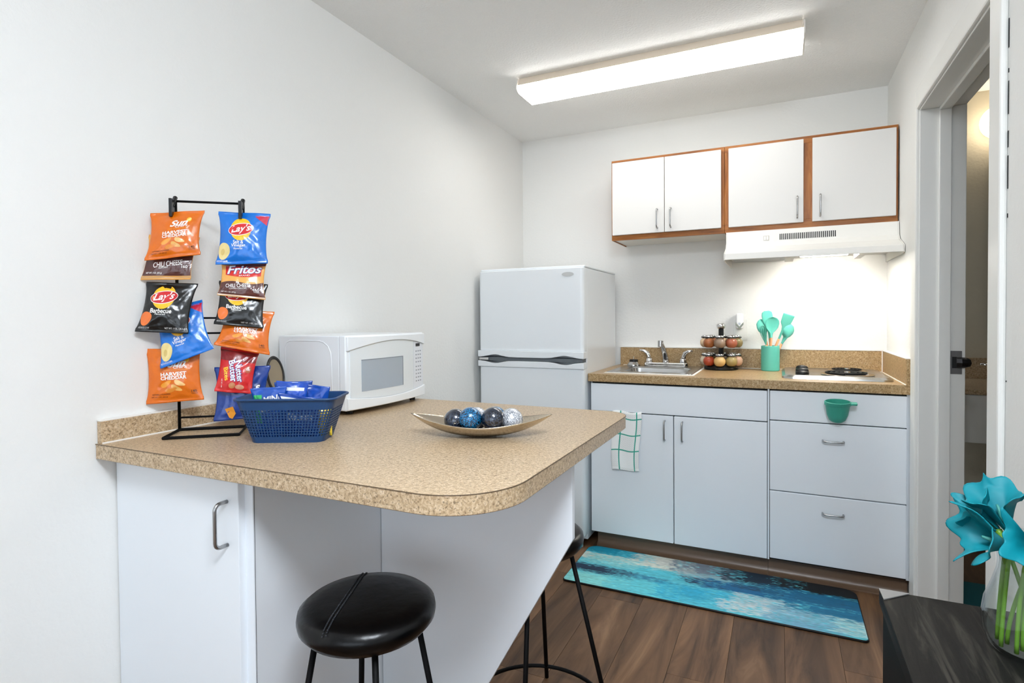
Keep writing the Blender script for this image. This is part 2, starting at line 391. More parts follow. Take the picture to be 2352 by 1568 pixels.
# cooktop
ck = thing('cooktop', 'stainless two-burner electric cooktop set in the brown counter', 'cooktop', (1.8, -0.29, HC))
m = MB(); cl = [(rrect(1.578, 2.028, -0.535, -0.05, 0.05), HC + 0.0005), (rrect(1.58, 2.026, -0.533, -0.052, 0.05), HC + 0.008), (rrect(1.592, 2.014, -0.521, -0.064, 0.045), HC + 0.017),
                (rrect(1.62, 1.986, -0.495, -0.09, 0.05), HC + 0.017), (rrect(1.628, 1.978, -0.487, -0.098, 0.048), HC + 0.012)]
n = len(cl[0][0]); vs = [(x, y, z) for pts, z in cl for x, y in pts]
fs = [(j * n + i, j * n + (i + 1) % n, (j + 1) * n + (i + 1) % n, (j + 1) * n + i) for j in range(len(cl) - 1) for i in range(n)] + [tuple(range((len(cl) - 1) * n, len(cl) * n))]
m.add(vs, fs).build('hob_plate', M_sinkst, ck, auto=30)
for (bx, by, br) in ((1.858, -0.385, 0.098), (1.878, -0.175, 0.074)):
    bp = MB().lathe([(br * 0.2, 0.0), (br * 0.9, 0.001), (br + 0.004, 0.004), (br + 0.014, 0.006), (br + 0.012, 0.002)], 36, (bx, by, HC + 0.012)).build('drip_pan', M_chrome, ck, smooth=True)
    pth = []
    for k in range(0, 150):
        a = k * 0.157; rr = br * 0.16 + (br * 0.8) * k / 150.0; pth.append((bx + rr * math.cos(a), by + rr * math.sin(a), HC + 0.023))
    MB().tube(pth, br * 0.05, 6).build('coil', M_black, bp, smooth=True)
    MB().lathe([(0, 0), (0.014, 0), (0.013, 0.005), (0, 0.006)], 14, (bx, by, HC + 0.024)).build('coil_hub', M_chrome, bp)
for i, (kx, ky) in enumerate(((1.668, -0.4), (1.672, -0.21))):
    kn = MB().lathe([(0, 0), (0.029, 0), (0.03, 0.006), (0.027, 0.013), (0.02, 0.017), (0, 0.018)], 22, (kx, ky, HC + 0.0125)).build('knob', M_blkpl, ck, auto=40)
    MB().grid(lambda u, v: (kx + (0.03 * math.sin(PI * v)) * math.cos(2 * PI * u) * 0.95, ky + 0.011 * math.sin(PI * v) * math.sin(2 * PI * u), HC + 0.028 - 0.013 * math.cos(PI * v)), 18, 9, True).build('knob_grip', M_blkpl, kn, smooth=True)

# spice rack with jars
SRX, SRY = 1.272, -0.135
sr = thing('spice_rack', 'black two-tier revolving spice rack on the counter', 'spice rack', (SRX, SRY, HC))
MB().lathe([(0, 0), (0.086, 0), (0.09, 0.004), (0.09, 0.016), (0.084, 0.022), (0, 0.023)], 32).build('turntable', M_blkpl, sr, auto=40, local=True)
MB().tube([(0, 0, 0.02), (0, 0, 0.225)], 0.014, 14).build('post', M_blkpl, sr, local=True)
MB().lathe([(0.012, 0), (0.022, 0.006), (0.025, 0.016), (0.024, 0.026), (0.017, 0.031), (0, 0.032)], 20, (0, 0, 0.225)).build('finial', M_chrome, sr, smooth=True, local=True)
RJ = 0.082
for tz in (0.072, 0.172):
    m = MB()
    for k in range(8):
        a = R(-90 + 45 * k); c = Vector((RJ * math.cos(a), RJ * math.sin(a), tz + 0.008))
        m.tube([(0, 0, c.z), (c.x * 0.6, c.y * 0.6, c.z)], 0.004, 6)
        m.tube([(c.x + 0.0225 * math.cos(t * PI / 6), c.y + 0.0225 * math.sin(t * PI / 6), c.z) for t in range(13)], 0.0032, 6)
    o = m.build('jar_holder', M_blkpl, sr, local=True); o['kind'] = 'stuff'
SPICE = {'cream': (226, 196, 158), 'brown': (160, 92, 44), 'grey': (138, 116, 96), 'rust': (160, 84, 54), 'olive': (128, 112, 68), 'white': (222, 204, 176),
         'red': (170, 62, 24), 'tan': (214, 176, 112), 'green': (158, 138, 82), 'pink': (206, 166, 138)}
TOP = ['grey', 'rust', 'olive', 'tan', 'cream', 'brown', 'cream', 'brown']; BOT = ['tan', 'green', 'pink', 'brown', 'white', 'olive', 'white', 'red']
# index 0 = front, then counter-clockwise (towards +x)
NOTE_T = ['grey-brown spice jar at the front of the upper rack tier', 'rust pink spice jar right of centre on the upper rack tier', 'olive spice jar at the far right of the upper rack tier',
          None, None, None, 'cream spice jar at the far left of the upper rack tier', 'orange-brown spice jar left of centre on the upper rack tier']
NOTE_B = ['pale yellow spice jar at the front of the lower rack tier', 'mixed herb spice jar right of centre on the lower rack tier', 'pinkish spice jar at the far right of the lower rack tier',
          None, None, None, 'whitish spice jar at the far left of the lower rack tier', 'brick red spice jar left of centre on the lower rack tier']
gm = MB().lathe([(0.0, 0), (0.016, 0.0), (0.026, 0.008), (0.031, 0.022), (0.030, 0.036), (0.022, 0.047), (0.0165, 0.052)], 20)
lm = MB().lathe([(0.0175, 0.049), (0.021, 0.051), (0.0215, 0.062), (0.019, 0.067), (0, 0.068)], 18)
lid_me = lm.mesh('lid', M_chrome, True)
jar_me = {}
for tier, (tz, cols, notes) in enumerate(((0.124, TOP, NOTE_T), (0.0235, BOT, NOTE_B))):
    for k in range(8):
        a = R(-90 + 45 * k); cn = cols[k]
        if cn not in jar_me:
            jar_me[cn] = gm.mesh('jar_glass', mat('spice_' + cn, SPICE[cn], 0.55, coat=0.5), True)
        rear = notes[k] is None
        t = thing('spice_jar', notes[k] or ('%s spice jar at the rear %s of the %s rack tier' % (cn, {3: 'right', 4: 'centre', 5: 'left'}[k], 'upper' if tier == 0 else 'lower')), 'spice jar',
                  (SRX + RJ * math.cos(a), SRY + RJ * math.sin(a), HC + tz), 0, ('upper' if tier == 0 else 'lower') + ' tier spice jars')
        for nm, me in (('jar_glass', jar_me[cn]), ('lid', lid_me)):
            o = bpy.data.objects.new(nm, me); COL.objects.link(o); o.parent = t

# utensil crock
CX, CY = 1.522, -0.125
cr = thing('utensil_crock', 'round turquoise utensil crock on the counter', 'crock', (CX, CY, HC))
MB().lathe([(0, 0), (0.043, 0), (0.046, 0.003), (0.046, 0.133), (0.0425, 0.135), (0.042, 0.01), (0, 0.01)], 36).build('cup', M_teal, cr, auto=40, local=True)
def stick(t, base, top, r=0.006):
    MB().tube([base, top], [r * 1.1, r], 10).build('handle', M_handle_wood, t, local=True, smooth=True)
def frame_of(d):
    d = d.normalized(); s = Vector((0.9, 0.43, 0)); s = (s - d * s.dot(d)).normalized(); return s, d, s.cross(d)
def blade(t, org, d, outline, thick, cup=0.0, name='head', mt=None, twist=0.0):
    """flat or cupped utensil head: outline gives half-width along its length"""
    s, d, n = frame_of(d)
    if twist: q = Matrix.Rotation(twist, 3, d); s = q @ s; n = q @ n
    m = MB(); L = len(outline)
    def fn(side):
        def f(u, v):
            i = v * (L - 1); k = min(int(i), L - 2); w = (outline[k][0] + (outline[k + 1][0] - outline[k][0]) * (i - k)); w *= 1.0 + 0.22 * min(1, w / 0.02); l = outline[k][1] + (outline[k + 1][1] - outline[k][1]) * (i - k)
            x = (2 * u - 1); dep = cup * (1 - x * x) * math.sin(PI * min(1, max(0, v))) if cup else 0
            e = (1 - abs(x) ** 6)
            return org + s * (w * x) + d * l + n * (side * thick * 0.5 * (0.25 + 0.75 * e) + dep)
        return f
    nu, nv = 13, 4 * L
    m.grid(fn(1), nu, nv); m.grid(fn(-1), nu, nv)
    a = nu * nv
    for j in range(nv - 1):
        m.f.append((j * nu, (j + 1) * nu, a + (j + 1) * nu, a + j * nu)); m.mi.append(0)
        m.f.append((j * nu + nu - 1, (j + 1) * nu + nu - 1, a + (j + 1) * nu + nu - 1, a + j * nu + nu - 1)); m.mi.append(0)
    for i in range(nu - 1):
        for j in (0, nv - 1):
            m.f.append((j * nu + i, j * nu + i + 1, a + j * nu + i + 1, a + j * nu + i)); m.mi.append(0)
    return m.build(name, mt or M_teal, t, local=True, smooth=True)
def utensil(nm, label, base, tip_px, neck, outl, thick, cup=0, tw=0):
    t = thing(nm, label, 'utensil', (CX, CY, HC), 0, 'turquoise kitchen utensils in the crock')
    b = Vector(base); e = Vector(tip_px); d = e - b; nk = b + d * neck
    stick(t, b, nk + d.normalized() * 0.01)
    h = blade(t, nk, d, outl, thick, cup, twist=tw)
    return t, b, d, nk
spoon = [(0.005, 0), (0.0055, 0.02), (0.007, 0.035), (0.018, 0.05), (0.027, 0.065), (0.031, 0.085), (0.029, 0.103), (0.02, 0.116), (0.004, 0.122)]
utensil('spoon', 'round turquoise serving spoon at the front of the crock', (-0.005, -0.02, 0.012), (0.012, -0.035, 0.296), 0.555, spoon, 0.008, -0.012)
tt, b, d, nk = utensil('slotted_turner', 'turquoise slotted turner leaning right in the crock', (-0.02, 0.005, 0.012), (0.092, -0.008, 0.303), 0.52,
        [(0.005, 0), (0.006, 0.02), (0.007, 0.06), (0.012, 0.078), (0.027, 0.1), (0.03, 0.125), (0.032, 0.15)], 0.005, 0, 0.25)
s_, d_, n_ = frame_of(d); q = Matrix.Rotation(0.25, 3, d.normalized()); s_ = q @ s_; n_ = q @ n_
for k in (-1, 0, 1):
    c = nk + d_ * 0.122 + s_ * (k * 0.014)
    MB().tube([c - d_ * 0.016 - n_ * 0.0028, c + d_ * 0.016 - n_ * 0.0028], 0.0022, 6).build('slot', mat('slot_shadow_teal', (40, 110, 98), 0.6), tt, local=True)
utensil('ladle', 'turquoise ladle behind the slotted turner', (0.0, -0.005, 0.012), (0.104, 0.03, 0.265), 0.5,
        [(0.005, 0), (0.006, 0.025), (0.008, 0.045), (0.024, 0.06), (0.034, 0.08), (0.034, 0.1), (0.022, 0.118), (0.004, 0.124)], 0.007, 0.02, 0.3)
utensil('spatula', 'turquoise solid spatula at the back left of the crock', (0.015, 0.01, 0.012), (-0.018, 0.012, 0.318), 0.5,
        [(0.005, 0), (0.006, 0.03), (0.007, 0.06), (0.018, 0.085), (0.024, 0.11), (0.0245, 0.135), (0.022, 0.152), (0.012, 0.16)], 0.007)
utensil('slotted_spoon', 'turquoise spoon mostly hidden at the left of the crock', (0.012, 0.0, 0.012), (-0.05, 0.012, 0.285), 0.5,
        [(0.005, 0), (0.006, 0.03), (0.009, 0.05), (0.022, 0.07), (0.026, 0.09), (0.024, 0.112), (0.014, 0.128), (0.003, 0.134)], 0.006, 0.008)
wk = thing('whisk', 'turquoise wire whisk at the left edge of the crock', 'utensil', (CX, CY, HC), 0, 'turquoise kitchen utensils in the crock')
b = Vector((0.005, -0.02, 0.012)); e = Vector((-0.042, -0.03, 0.25)); d = (e - b).normalized(); s_, d_, n_ = frame_of(d)
stick(wk, b, b + d * 0.13)
for k in range(5):
    a = PI * k / 5; sd = s_ * math.cos(a) + n_ * math.sin(a); o = b + d * 0.125
    MB().tube([o + sd * (0.02 * math.sin(PI * t / 14.0) * (0.5 + t / 20.0)) + d * (0.11 * math.sin(PI / 2 * t / 14.0)) for t in range(15)], 0.0013, 6).build('wire', M_teal, wk, local=True, smooth=True)
    MB().tube([o - sd * (0.02 * math.sin(PI * t / 14.0) * (0.5 + t / 20.0)) + d * (0.11 * math.sin(PI / 2 * t / 14.0)) for t in range(15)], 0.0013, 6).build('wire', M_teal, wk, local=True, smooth=True)

# wall outlet and plug-in
ol = thing('wall_outlet', 'white wall outlet plate behind the spice rack', 'outlet', (1.365, 0, 1.14))
MB().prism(rrect(1.327, 1.403, 1.078, 1.2, 0.006), 'y', -0.006, 0.0).build('cover_plate', M_trim, ol, bev=0.002)
box('socket', M_trim, (1.38, 1.398, -0.0075, -0.005, 1.086, 1.1), ol, 0.001)
pg = thing('plug_in_freshener', 'white plug-in air freshener in the wall outlet', 'air freshener', (1.362, -0.006, 1.18))
MB().prism(rrect(1.343, 1.381, 1.145, 1.233, 0.012), 'y', -0.045, -0.0065).build('housing', mat('plug_white', (245, 245, 246), 0.35), pg, bev=0.006, seg=3, auto=40)
MB().lathe([(0, 0), (0.006, 0), (0.006, 0.002), (0, 0.002)], 14).build('dial', M_steel, pg, local=True).matrix_local = Matrix.Translation((0, -0.039, -0.006)) @ Matrix.Rotation(R(90), 4, 'X')
MB().prism([(1.342, 1.182), (1.362, 1.158), (1.382, 1.182), (1.382, 1.168), (1.362, 1.142), (1.342, 1.168)], 'y', -0.047, -0.02).build('leaf_trim', mat('sage_metal', (132, 136, 122), 0.35, 0.6), pg, bev=0.001)

# hanging cup on the top drawer
hc = thing('hanging_cup', 'teal plastic cup hung on the top drawer front', 'cup', (1.795, -0.664, 0.752)); hc.rotation_euler = (R(13), 0, 0)
MB().lathe([(0, 0), (0.02, 0.0), (0.032, 0.01), (0.041, 0.035), (0.047, 0.075), (0.048, 0.078), (0.051, 0.08), (0.051, 0.094), (0.047, 0.096), (0.044, 0.075), (0.036, 0.03), (0.026, 0.012), (0, 0.006)], 32, (0, 0, 0), 1, 0.62).build('bowl', M_teal2, hc, auto=50, local=True)
MB().prism(rrect(0.045, 0.073, -0.012, 0.012, 0.005), 'z', 0.083, 0.092).build('handle_tab', M_teal2, hc, bev=0.002, local=True)

# dish towel hung over the left door
M_tow = mat('towel_cloth', (236, 238, 236), 0.9, spec=0.1)
att = nd(M_tow, 'ShaderNodeVertexColor', layer_name='col'); ln(M_tow, att.outputs[0], bs(M_tow).inputs['Base Color'])
ckk = nd(M_tow, 'ShaderNodeTexChecker', Scale=130.0); ln(M_tow, coords(M_tow), ckk.inputs['Vector'])
bb = nd(M_tow, 'ShaderNodeBump', Strength=0.5, Distance=0.004); ln(M_tow, ckk.outputs[1], bb.inputs['Height']); ln(M_tow, bb.outputs[0], bs(M_tow).inputs['Normal'])
def paint(o, fn):
    me = o.data; ca = me.color_attributes.new('col', 'FLOAT_COLOR', 'POINT')
    for i, v in enumerate(me.vertices): ca.data[i].color = lin(fn(v.co, i))
NUX, NUZ = 75, 150
def tow(u, v):
    x = 0.783 + 0.149 * u + (1 - v) * (0.004 - 0.012 * (u - 0.3)) - 0.006 * math.sin(v * 5 + 0.4)
    z = 0.432 + 0.3 * v + 0.004 * math.sin(u * 7)
    y = -0.6345 - 0.006 * (0.5 + 0.5 * math.sin(u * 9 + v * 2)) - 0.012 * (1 - v) * (0.5 + 0.5 * math.sin(u * 5.5 + 0.6))
    if v > 0.97: y += 0.004 * (v - 0.97) / 0.03
    return (x, y, z)
tw = MB().grid(tow, NUX, NUZ).build('dish_towel', M_tow, smooth=True)
def tcol(co, i):
    u = (i % NUX) / (NUX - 1); v = (i // NUX) / (NUZ - 1)
    x = u * 0.149; z = (1 - v) * 0.3
    for a in (0.043, 0.125):
        if abs(x - a) < 0.0032: return (64, 168, 148)
    for a in (0.036, 0.118, 0.2):
        if abs(z - a) < 0.0032: return (58, 164, 142)
    cb = (int(x / 0.0825 + 0.55) + int(z / 0.082 + 0.5)) % 2
    k = 250 if ((int(x / 0.005) + int(z / 0.005)) % 2 or not cb) else 232
    return (k, k + 2, k)
paint(tw, tcol)
tag(tw, 'white dish towel with teal checked lines hung on a cabinet door', 'towel')
so = tw.modifiers.new('thick', 'SOLIDIFY'); so.thickness = 0.003

# ------------------------------------------------------------------ wall cabinets and hood
def upper(label, x0, x1, doors, z0=1.652, z1=2.103, yd=-0.323):
    t = thing('wall_cabinet', label, 'cabinet', ((x0 + x1) / 2, -0.16, z0))
    box('carcass', M_carc, (x0 + 0.004, x1 - 0.001, yd + 0.018, -0.002, z0 + 0.006, z1 - 0.001), t)
    box('side_panel', M_oak, (x0, x0 + 0.0038, yd + 0.018, -0.002, z0, z1), t)
    xs = [x0] + [q for dd in doors for q in dd[:2]] + [x1]
    box('top_rail', M_oakh, (x0, x1, yd, yd + 0.018, 2.07, z1), t, 0.001)
    box('bottom_rail', M_oakh, (x0, x1, yd, yd + 0.018, z0, 1.695), t, 0.001)
    return t
def ustile(t, a, b): box('stile', M_oak, (a, b, -0.3235, -0.305, 1.695, 2.07), t, 0.001)
def udoor(t, a, b, hx):
    d = box('door', M_lam2, (a, b, -0.342, -0.3235, 1.679, 2.086), t, 0.002)
    arc_pull((hx, -0.342, 1.703), (hx, -0.342, 1.805), (0, -1, 0), 0.028).build('handle', M_steel, d, smooth=True)
u1 = upper('oak-framed wall cabinet with two narrow white doors, nearest the fridge', 0.702, 1.3065, [])
for a, b in ((0.702, 0.735), (0.98, 1.02), (1.275, 1.3065)): ustile(u1, a, b)
udoor(u1, 0.71, 0.9985, 0.962); udoor(u1, 1.0015, 1.2905, 1.034)
u2 = upper('oak-framed wall cabinet with two wide white doors above the range hood', 1.3075, 2.066, [])
for a, b in ((1.3075, 1.35), (1.66, 1.73), (2.03, 2.066)): ustile(u2, a, b)
udoor(u2, 1.327, 1.6735, 1.646); udoor(u2, 1.712, 2.056, 1.746)

hd = thing('range_hood', 'white under-cabinet range hood with lit lamp', 'range hood', (1.69, -0.24, 1.49))
prof = [(-0.004, 1.651), (-0.345, 1.651), (-0.352, 1.588), (-0.372, 1.565), (-0.445, 1.54), (-0.478, 1.528), (-0.478, 1.497), (-0.47, 1.497), (-0.47, 1.525), (-0.44, 1.532), (-0.004, 1.532)]
M_hood = mat('hood_white', (240, 238, 232), 0.35)
hx0, hx1 = 1.316, 2.067
MB().prism(prof, 'x', hx0 + 0.004, hx1 - 0.004).build('shell', M_hood, hd, bev=0.002)
endp = [(-0.004, 1.651), (-0.3455, 1.651), (-0.3525, 1.588), (-0.3725, 1.5655), (-0.4455, 1.5405), (-0.479, 1.528), (-0.479, 1.496), (-0.43, 1.49), (-0.004, 1.49)]
for a in (hx0, hx1 - 0.004): MB().prism(endp, 'x', a, a + 0.004).build('end_panel', M_hood, hd)
for k in range(30):
    x = 1.567 + k * 0.0083
    MB().add([(x, -0.3464 - 0.0062 * 0.30, 1.627), (x + 0.0042, -0.3464 - 0.0062 * 0.3, 1.627), (x + 0.0042, -0.3464 - 0.0062 * 0.95, 1.597), (x, -0.3464 - 0.0062 * 0.95, 1.597),
              (x, -0.346, 1.627), (x + 0.0042, -0.346, 1.627), (x + 0.0042, -0.349, 1.597), (x, -0.349, 1.597)], [(0, 1, 2, 3), (4, 5, 6, 7), (0, 1, 5, 4), (2, 3, 7, 6), (0, 3, 7, 4), (1, 2, 6, 5)]).build('vent_slot', M_gap, hd)
sw = box('switch_plate', mat('switch_grey', (214, 210, 204), 0.5), (1.493, 1.519, -0.3525, -0.348, 1.596, 1.622), hd, 0.001)
for x in (1.496, 1.508): box('rocker', M_hood, (x, x + 0.009, -0.3545, -0.3525, 1.6, 1.618), sw, 0.001)
box('filter_plate', M_steel, (1.34, 1.6, -0.42, -0.05, 1.518, 1.531), hd)
lamp_h = box('lamp_lens', mat('hood_lamp_glow', (255, 250, 240), 0.4, emit=HOODLAMP, emit_col=(255, 249, 240)), (1.66, 1.87, -0.36, -0.26, 1.512, 1.5315), hd, 0.004)
box('lamp_bracket', M_hood, (1.59, 1.63, -0.43, -0.2, 1.498, 1.531), hd)
box('lamp_bracket', M_hood, (1.9, 1.93, -0.43, -0.2, 1.498, 1.531), hd)

# ------------------------------------------------------------------ ceiling light
lt = thing('ceiling_light', 'long fluorescent ceiling light with white wraparound lens', 'ceiling light', (1.02, -0.84, H))
MB().prism([(-0.927, H - 0.0005), (-0.949, 2.357), (-0.736, 2.357), (-0.758, H - 0.0005)], 'x', 0.405, 1.65).build('housing', mat('housing_cream', (226, 212, 194), 0.5), lt)
lp = [(-0.9485, 2.356), (-0.949, 2.35), (-0.944, 2.336), (-0.925, 2.326), (-0.76, 2.326), (-0.741, 2.336), (-0.736, 2.35), (-0.7365, 2.356)]
M_lens = mat('fluorescent_lens', (250, 250, 250), 0.5, emit=TUBE, emit_col=(253, 251, 248))
MB().prism(lp, 'x', 0.4, 1.653).build('lens', M_lens, lt, auto=50)
for x in (0.394, 1.6535): MB().prism([(p[0], p[1]) for p in lp[:]] + [(-0.757, 2.397), (-0.928, 2.397)], 'x', x, x + 0.006).build('end_cap', M_carc, lt, bev=0.001)

rl = thing('added_bounce_lamp', 'added round white lamp above the camera in place of bounced flash', 'ceiling light', (1.7, -3.45, H))  # added out of view, replaces flash light bounced off the ceiling
MB().lathe([(0.0, -0.001), (0.07, -0.001), (0.065, -0.02), (0.0, -0.025)], 28).build('added_lamp_canopy', M_steel, rl, auto=40, local=True)
MB().tube([(0, 0, -0.02), (0, 0, -0.12)], 0.008, 10).build('added_lamp_rod', M_steel, rl, local=True)
MB().lathe([(0.0, -0.12), (0.14, -0.125), (0.24, -0.15), (0.28, -0.19), (0.24, -0.235), (0.14, -0.265), (0.0, -0.275)], 40).build('added_lamp_diffuser', mat('bounce_diffuser', (250, 250, 250), 0.5, emit=BOUNCELAMP, emit_col=(236, 245, 255)), rl, smooth=True, local=True)

# ------------------------------------------------------------------ refrigerator
fr = thing('refrigerator', 'white top-freezer refrigerator in the corner', 'refrigerator', (0.34, -0.38, 0))
FX0, FX1 = 0.034, 0.652
box('body', M_app, (FX0 + 0.004, FX1 - 0.002, -0.628, -0.06, 0.035, 1.478), fr, 0.006)
box('top_cap', M_app, (FX0 + 0.002, FX1, -0.668, -0.062, 1.478, 1.49), fr, 0.005)
dz = MB().prism(rrect(FX0, FX1, -0.69, -0.632, [0.02, 0.02, 0.004, 0.004]), 'z', 1.036, 1.477).build('freezer_door', M_app, fr, bev=0.004, auto=40)
df = MB().prism(rrect(FX0, FX1, -0.69, -0.632, [0.02, 0.02, 0.004, 0.004]), 'z', 0.07, 0.947).build('fridge_door', M_app, fr, bev=0.004, auto=40)
def scoop(z0, z1, sgn):
    # rim strip with a shallow finger scoop along its inner edge
    top = []; N = 40
    for k in range(N + 1):
        t = k / N; x = FX0 - 0.002 + (FX1 - FX0 + 0.004) * t
        e = 0.0
        for c in (0.17, 0.83): e += math.exp(-((t - c) / 0.09) ** 2)
        top.append((x, (z0 if sgn > 0 else z1) + sgn * 0.014 * min(1, e)))
    far = [(FX1 + 0.002, z1 if sgn > 0 else z0), (FX0 - 0.002, z1 if sgn > 0 else z0)]
    return top + far
MB().prism(scoop(1.0, 1.036, 1), 'y', -0.7, -0.64).build('grip_rail', M_app, dz, bev=0.002, auto=40)
MB().prism(scoop(0.947, 0.98, -1), 'y', -0.7, -0.64).build('grip_rail', M_app, df, bev=0.002, auto=40)
box('gasket', mat('gasket_grey', (92, 98, 102), 0.6), (FX0 + 0.008, FX1 - 0.008, -0.685, -0.63, 0.9805, 0.9995), fr)
box('hinge', M_chrome, (FX0 + 0.002, FX0 + 0.06, -0.694, -0.684, 0.983, 0.996), fr, 0.002)
bd = MB().prism([(0.567 + 0.033 * math.cos(2 * PI * k / 28), 1.443 + 0.0115 * math.sin(2 * PI * k / 28)) for k in range(28)], 'y', -0.6925, -0.69).build('badge', mat('badge_silver', (206, 208, 208), 0.3, 0.6), dz)
for x in (0.075, 0.612): MB().tube([(x, -0.645, 0.0), (x, -0.645, 0.04)], [0.016, 0.014], 12).build('foot', M_app, fr)
box('kick_grille', M_gap, (FX0 + 0.02, FX1 - 0.02, -0.62, -0.6, 0.035, 0.068), fr)

# ------------------------------------------------------------------ peninsula
HP = 0.904; PB = 0.865
pc = thing('peninsula_cabinet', 'white one-door cabinet under the breakfast counter', 'cabinet', (0.245, -2.1, 0))
box('carcass', M_lam, (0.002, 0.488, -2.58, -1.69, 0.0, PB - 0.001), pc)
box('face_frame', M_lam, (0.455, 0.489, -2.584, -2.58, 0.0, PB - 0.001), pc, 0.001)
pd = box('door', M_lam, (0.004, 0.4635, -2.602, -2.583, 0.09, PB - 0.004), pc, 0.002)
arc_pull((0.427, -2.602, 0.7), (0.427, -2.602, 0.8), (0, -1, 0), 0.032, 0.0045).build('handle', M_steel, pd, smooth=True)
box('corner_gap', M_gap, (0.488, 0.4886, -2.581, -2.579, 0.0, PB - 0.001), pc)
spn = MB().prism([(0.49, 0.0), (0.73, 0.0), (1.096, 0.65), (1.096, PB - 0.001), (0.49, PB - 0.001)], 'y', -2.133, -2.115).build('support_panel', M_lam, bev=0.001)
tag(spn, 'white counter support panel with slanted lower edge behind the stool', 'panel')
pt = thing('peninsula_countertop', 'tan speckled breakfast counter with rounded corners', 'countertop', (0.5, -2.1, PB))
outl = rrect(0.002, 1.132, -2.649, -1.655, [0.0, 0.155, 0.085, 0.0], 16)
MB().prism(outl, 'z', PB, HP).build('worktop', M_pen, pt, bev=0.002, auto=35)
MB().tube([(x, y, HP - 0.0012) for x, y in outl if x > 0.01 or y < -2.6] , 0.0011, 6).build('edge_seam', mat('seam_brown', (96, 78, 58), 0.6), pt)
box('backsplash', M_pen, (0.002, 0.02, -2.645, -1.66, HP, HP + 0.057), pt, 0.002)
box('caulk_bead', M_caulk, (0.019, 0.0225, -2.643, -1.66, HP, HP + 0.0035), pt)
box('caulk_bead', M_caulk, (0.001, 0.019, -2.645, -1.66, HP + 0.057, HP + 0.0595), pt)

# ------------------------------------------------------------------ microwave
mwv = thing('microwave', 'white countertop microwave against the left wall', 'microwave', (0.18, -1.87, HP))
MY0, MY1 = -2.085, -1.662; MZ0, MZ1 = 0.918, 1.163; MXF = 0.292
box('body', M_app, (0.0225, MXF - 0.0015, MY0, MY1, MZ0, MZ1 - 0.001), mwv, 0.004)
# embossed outline on the side
pth = [(0.052, 0.94), (0.052, 1.118), (0.06, 1.138), (0.075, 1.145), (0.205, 1.145), (0.225, 1.14), (0.243, 1.128), (0.254, 1.108), (0.257, 1.085), (0.257, 0.94)]
MB().tube([(x, MY0 + 0.0005, z) for x, z in pth], 0.0022, 8).build('embossed_rib', M_app, mwv, smooth=True)
def bul(y):    # bowed front
    t = (y - MY0) / (MY1 - MY0); return 0.034 + 0.02 * (1 - (2 * t - 1) ** 2) ** 0.8
NS = 32
ys = [MY0 - 0.004 + (MY1 - MY0 + 0.008) * k / NS for k in range(NS + 1)]
def front_strip(nm, zlo, zhi, dx, m, y0=None, y1=None, parent=mwv, back=MXF, bev=0.0):
    yy = [y for y in ys] if y0 is None else [y0 + (y1 - y0) * k / NS for k in range(NS + 1)]
    mb = MB(); vs = []
    for y in yy:
        yc = min(max(y, MY0), MY1); xf = MXF + bul(yc) + dx
        vs += [(back, y, zlo(y)), (back, y, zhi(y)), (xf, y, zhi(y)), (xf, y, zlo(y))]
    fs = []
    for k in range(len(yy) - 1):
        a = 4 * k; b = a + 4
        for i in range(4): fs.append((a + i, a + (i + 1) % 4, b + (i + 1) % 4, b + i))
    fs += [(0, 1, 2, 3), tuple(len(vs) - 4 + i for i in (3, 2, 1, 0))]
    return mb.add(vs, fs).build(nm, m, parent, auto=35, bev=bev)
zt_f = lambda y: 1.108 + 0.034 * math.sin(PI * min(1, max(0, (y - MY0 + 0.02) / (MY1 - MY0 + 0.06))) ** 1.0) ** 0.9
zb_f = lambda y: 0.962 - 0.014 * math.sin(PI * min(1, max(0, (y - MY0) / (MY1 - MY0))))
front_strip('front_bezel', lambda y: 0.92, lambda y: MZ1, -0.006, M_app, bev=0.004)
front_strip('top_brow', zt_f, lambda y: MZ1 - 0.004, 0.002, M_app, MY0 - 0.002, MY1 + 0.002, bev=0.002)
front_strip('bottom_brow', lambda y: 0.923, zb_f, 0.002, M_app, MY0 - 0.002, MY1 + 0.002, bev=0.002)
dr = front_strip('door', lambda y: zb_f(y) + 0.001, lambda y: zt_f(y) - 0.001, -0.003, mat('mw_door_white', (226, 231, 233), 0.3, coat=0.2), -2.074, -1.746)
M_mwglass = mat('mw_window', (166, 176, 186), 0.16, coat=0.5)
front_strip('window', lambda y: 0.978, lambda y: 1.08, -0.002, M_mwglass, -2.03, -1.82, dr)
M_mwshade = mat('mw_window_frame', (120, 128, 136), 0.4)
front_strip('window_lip', lambda y: 1.08, lambda y: 1.0825, -0.0015, M_mwshade, -2.03, -1.82, dr)
front_strip('window_lip', lambda y: 0.978, lambda y: 1.0825, -0.0015, M_mwshade, -1.82, -1.817, dr)
kp = front_strip('control_panel', lambda y: zb_f(y) + 0.001, lambda y: zt_f(y) - 0.001, -0.003, mat('mw_panel', (230, 233, 238), 0.35), -1.743, -1.668)
front_strip('display', lambda y: 1.112, lambda y: 1.123, -0.0018, M_blkpl, -1.728, -1.697, kp)
M_key = mat('key_grey', (150, 154, 160), 0.6)
for r_ in range(9):
    for c_ in range(3):
        y = -1.732 + c_ * 0.0165 + 0.003; z = 1.094 - r_ * 0.0135 - (0.004 if r_ > 3 else 0)
        front_strip('key', lambda q, z=z: z - 0.0022, lambda q, z=z: z + 0.0022, -0.0024, M_key, y, y + 0.0085, kp)
for x, y in ((0.06, -2.04), (0.06, -1.69), (0.29, -2.04), (0.29, -1.69)): MB().tube([(x, y, HP), (x, y, MZ0)], 0.011, 12).build('foot', M_blkpl, mwv)
